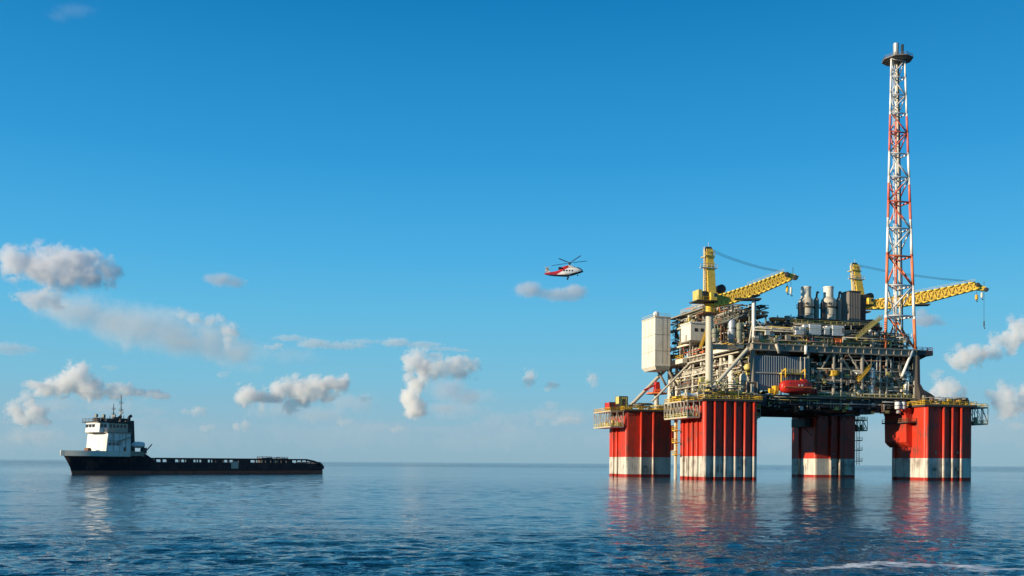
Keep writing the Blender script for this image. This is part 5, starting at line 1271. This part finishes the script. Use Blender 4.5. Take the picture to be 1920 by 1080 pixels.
cloud('thin white cloud streak left of the tallest cloud head', 9000, [(545, 634, 30, 6), (590, 644, 32, 9), (640, 648, 42, 7), (680, 640, 28, 5)], 1.71, seed=6, soft=.6, amp=1.6)
cloud('thin white cloud streak just above the tallest cloud head', 9000, [(742, 642, 26, 8), (790, 646, 34, 6), (828, 654, 30, 4), (866, 657, 18, 3)], 1.90, seed=7, soft=.6, amp=1.6)
cloud('tiny white cloud sliver between the sloping veil and the thin streaks', 9000, [(512, 651, 18, 4), (520, 648, 9, 5)], 1.8, seed=8)
cloud('cream cumulus cloud with a pointed head, above the bow of the supply ship', 9500, [(148, 708, 22, 22), (125, 722, 26, 18), (92, 727, 28, 14), (60, 722, 16, 9), (180, 735, 22, 13), (165, 725, 22, 18), (225, 735, 26, 12), (265, 738, 24, 8), (300, 742, 18, 6)], 2.4, seed=9)
cloud('cream cumulus tower low at the left edge of the sea horizon', 9800, [(54, 756, 12, 20), (66, 775, 15, 16), (30, 770, 14, 16), (44, 788, 28, 9), (78, 790, 14, 8)], 2.2, seed=10)
cloud('broad white cumulus cloud right of the ship mast, over its cargo deck', 9800, [(602, 720, 34, 15), (560, 726, 34, 17), (630, 718, 22, 14), (525, 738, 26, 14), (498, 745, 20, 10), (585, 738, 36, 14), (620, 742, 16, 8)], 2.8, seed=11)
cloud('short white cloud foot hanging below the broad cumulus', 9900, [(543, 762, 10, 18), (565, 756, 14, 10), (490, 760, 5, 14)], 1.6, seed=12)
cloud('round white cumulus puff at the left end of the broad cumulus', 9700, [(462, 740, 18, 16), (450, 745, 10, 9), (474, 746, 12, 9)], 2.4, seed=13)
cloud('tall white cloud head shaped like an anvil in the middle of the sky', 9500, [(785, 678, 22, 20), (820, 690, 36, 16), (855, 690, 32, 17), (875, 690, 14, 13), (815, 668, 18, 8), (770, 690, 12, 10)], 1.9, seed=14)
cloud('bright curved cloud column standing below the anvil shaped head', 9300, [(792, 702, 13, 20), (778, 720, 16, 20), (768, 742, 15, 20), (778, 762, 18, 16), (788, 772, 14, 11)], 3.2, seed=15)
cloud('pale blue grey cloud veil under the right half of the anvil head', 11000, [(840, 730, 38, 22), (870, 745, 30, 16), (830, 765, 36, 10)], 0.95, seed=16, soft=.8, amp=1.2, tint=(.88, .9, .94))
cloud('small egg shaped white cloud, left of two tiny ones beside the platform', 9500, [(993, 707, 11, 13), (996, 715, 8, 7)], 1.7, seed=17)
cloud('tiny tilted white cloud between the egg shaped cloud and the platform', 9500, [(1034, 722, 11, 7), (1027, 729, 7, 4)], 1.8, seed=18)
cloud('small narrow white cloud just left of the platform\'s raking braces', 9500, [(1110, 708, 10, 9), (1116, 718, 6, 8)], 1.4, seed=19)
cloud('low grey white cloud near the horizon left of the far left column', 10500, [(1060, 788, 22, 8), (1080, 790, 10, 7), (1040, 792, 12, 5), (1010, 793, 8, 6)], .9, seed=20)
cloud('flat grey cloud below the helicopter, with a rounded left lobe', 6500, [(992, 543, 26, 14), (1020, 550, 24, 9), (1050, 552, 30, 12), (1078, 548, 20, 14), (1060, 558, 34, 7)], 1.61, seed=21, soft=.6, amp=1.2, tint=(.88, .875, .88))
cloud('white cumulus right of the far crane hook, nearest to the flare tower', 7500, [(1812, 668, 26, 17), (1796, 678, 16, 12), (1828, 658, 14, 12), (1812, 690, 6, 8)], 2.3, seed=22)
cloud('white cumulus in the middle of the rising chain right of the platform', 7600, [(1866, 640, 11, 15), (1858, 656, 17, 12), (1872, 664, 8, 12)], 1.9, seed=23)
cloud('white cumulus at the right edge, highest of the rising chain', 7600, [(1908, 612, 16, 17), (1900, 632, 20, 16), (1898, 650, 10, 12), (1925, 625, 14, 20)], 2.2, seed=24)
cloud('white cloud dome rising behind the near right column', 8500, [(1772, 730, 22, 20), (1782, 748, 26, 12), (1758, 738, 14, 10)], 1.9, seed=25)
cloud('white cumulus low at the right edge beyond the near right column', 8600, [(1885, 745, 20, 22), (1895, 765, 22, 16), (1880, 728, 14, 10), (1925, 735, 16, 16), (1858, 738, 9, 8), (1918, 758, 14, 18)], 1.7, seed=26)
cloud('dim grey cloud behind the far crane boom right of the flare tower', 6500, [(1735, 600, 24, 12), (1728, 588, 12, 9), (1762, 605, 14, 5)], 1.90, seed=27, soft=.6, amp=1.2, tint=(.82, .83, .87))
cloud('thin grey cloud streak at the left edge below the large grey cloud', 9000, [(10, 652, 40, 10), (45, 656, 30, 6), (20, 662, 36, 5)], 1.14, seed=28, soft=.6, amp=1.6, tint=(.93, .94, .96))
cloud('small white cloud over the ship deck just right of its mast', 8200, [(370, 770, 12, 8), (348, 772, 7, 5), (380, 773, 7, 6)], 1.3, seed=29)
cloud('tiny white cloud pair above the middle of the ship cargo rail', 8200, [(459, 798, 7, 10), (443, 798, 7, 7)], 1.5, seed=30)
cloud('faint wide cloud bank low over the horizon between ship and platform', 14000, [(720, 800, 60, 8), (820, 806, 70, 7), (930, 800, 60, 9), (1010, 778, 34, 9)], 0.42, seed=31, soft=.6, amp=1.6, tint=(.86, .9, .95))
cloud('faint thin cloud bank low over the horizon behind the ship', 14000, [(150, 782, 60, 8), (260, 788, 60, 7), (420, 748, 20, 3), (600, 780, 40, 9), (650, 790, 40, 6)], 0.42, seed=32, soft=.6, amp=1.6, tint=(.86, .9, .95))

q = random.Random(77)
LOW = [('tiny white cloud just above the left part of the cargo rail', 389, 802), ('tiny pale cloud left of the curved cloud column', 690, 745), ('tiny pale cloud low below the broad cumulus', 642, 792), ('tiny pale cloud under the anvil head near the horizon', 745, 806),
       ('tiny white cloud straight below the tiny tilted cloud', 1030, 758), ('tiny pale cloud just above the rising chain of clouds near the platform end', 1760, 700), ('tiny white cloud at the lower right edge near the horizon', 1910, 800), ('tiny pale cloud above the ship mast, left of the sloping veil end', 212, 690), ('tiny pale cloud between the two cumulus groups over the ship', 420, 700)]
for i, (lab, px, py) in enumerate(LOW):
    cloud(lab, 8400, [(px + q.uniform(-8, 8), py + q.uniform(-3, 3), q.uniform(6, 13), q.uniform(3, 6)) for k in range(3)], 1.0, seed=40 + i, soft=.5, amp=2.2)
cloud('long faint haze like cloud bank on the horizon left of the platform', 16000, [(60, 828, 130, 22), (330, 818, 160, 26), (640, 815, 160, 28), (930, 820, 150, 24), (1150, 825, 80, 20)], .16, seed=60, soft=1.0, amp=2.0)
cloud('long faint haze like cloud bank on the horizon right of the platform', 16000, [(1450, 830, 110, 22), (1700, 815, 120, 28), (1890, 800, 100, 34)], .16, seed=61, soft=1.0, amp=2.0)
cloud('very faint cloud wisp high in the top left of the sky', 7000, [(135, 20, 40, 14), (110, 30, 24, 10)], .16, seed=62, soft=1.0, amp=1.6)

cloud('wide pale cloud shelf under the cream cumulus at the left edge of the sea', 12000, [(110, 760, 70, 16), (200, 762, 70, 14), (60, 815, 60, 16), (280, 770, 50, 10)], .5, seed=70, soft=.9, amp=2.4)
cloud('wide pale cloud shelf under the broad cumulus above the cargo deck', 12000, [(520, 768, 60, 16), (600, 775, 70, 16), (660, 755, 50, 18)], .5, seed=71, soft=.9, amp=2.4)
cloud('wide pale cloud shelf to the right of the curved cloud column', 12000, [(860, 770, 60, 16), (940, 785, 60, 12), (1050, 780, 60, 16), (900, 745, 40, 14)], .45, seed=72, soft=.9, amp=2.4)
cloud('soft pale haze cloud spreading from the right end of the sloping veil', 9000, [(480, 660, 50, 20), (540, 668, 60, 16), (460, 690, 40, 12)], .3, seed=73, soft=1.0, amp=2.0)
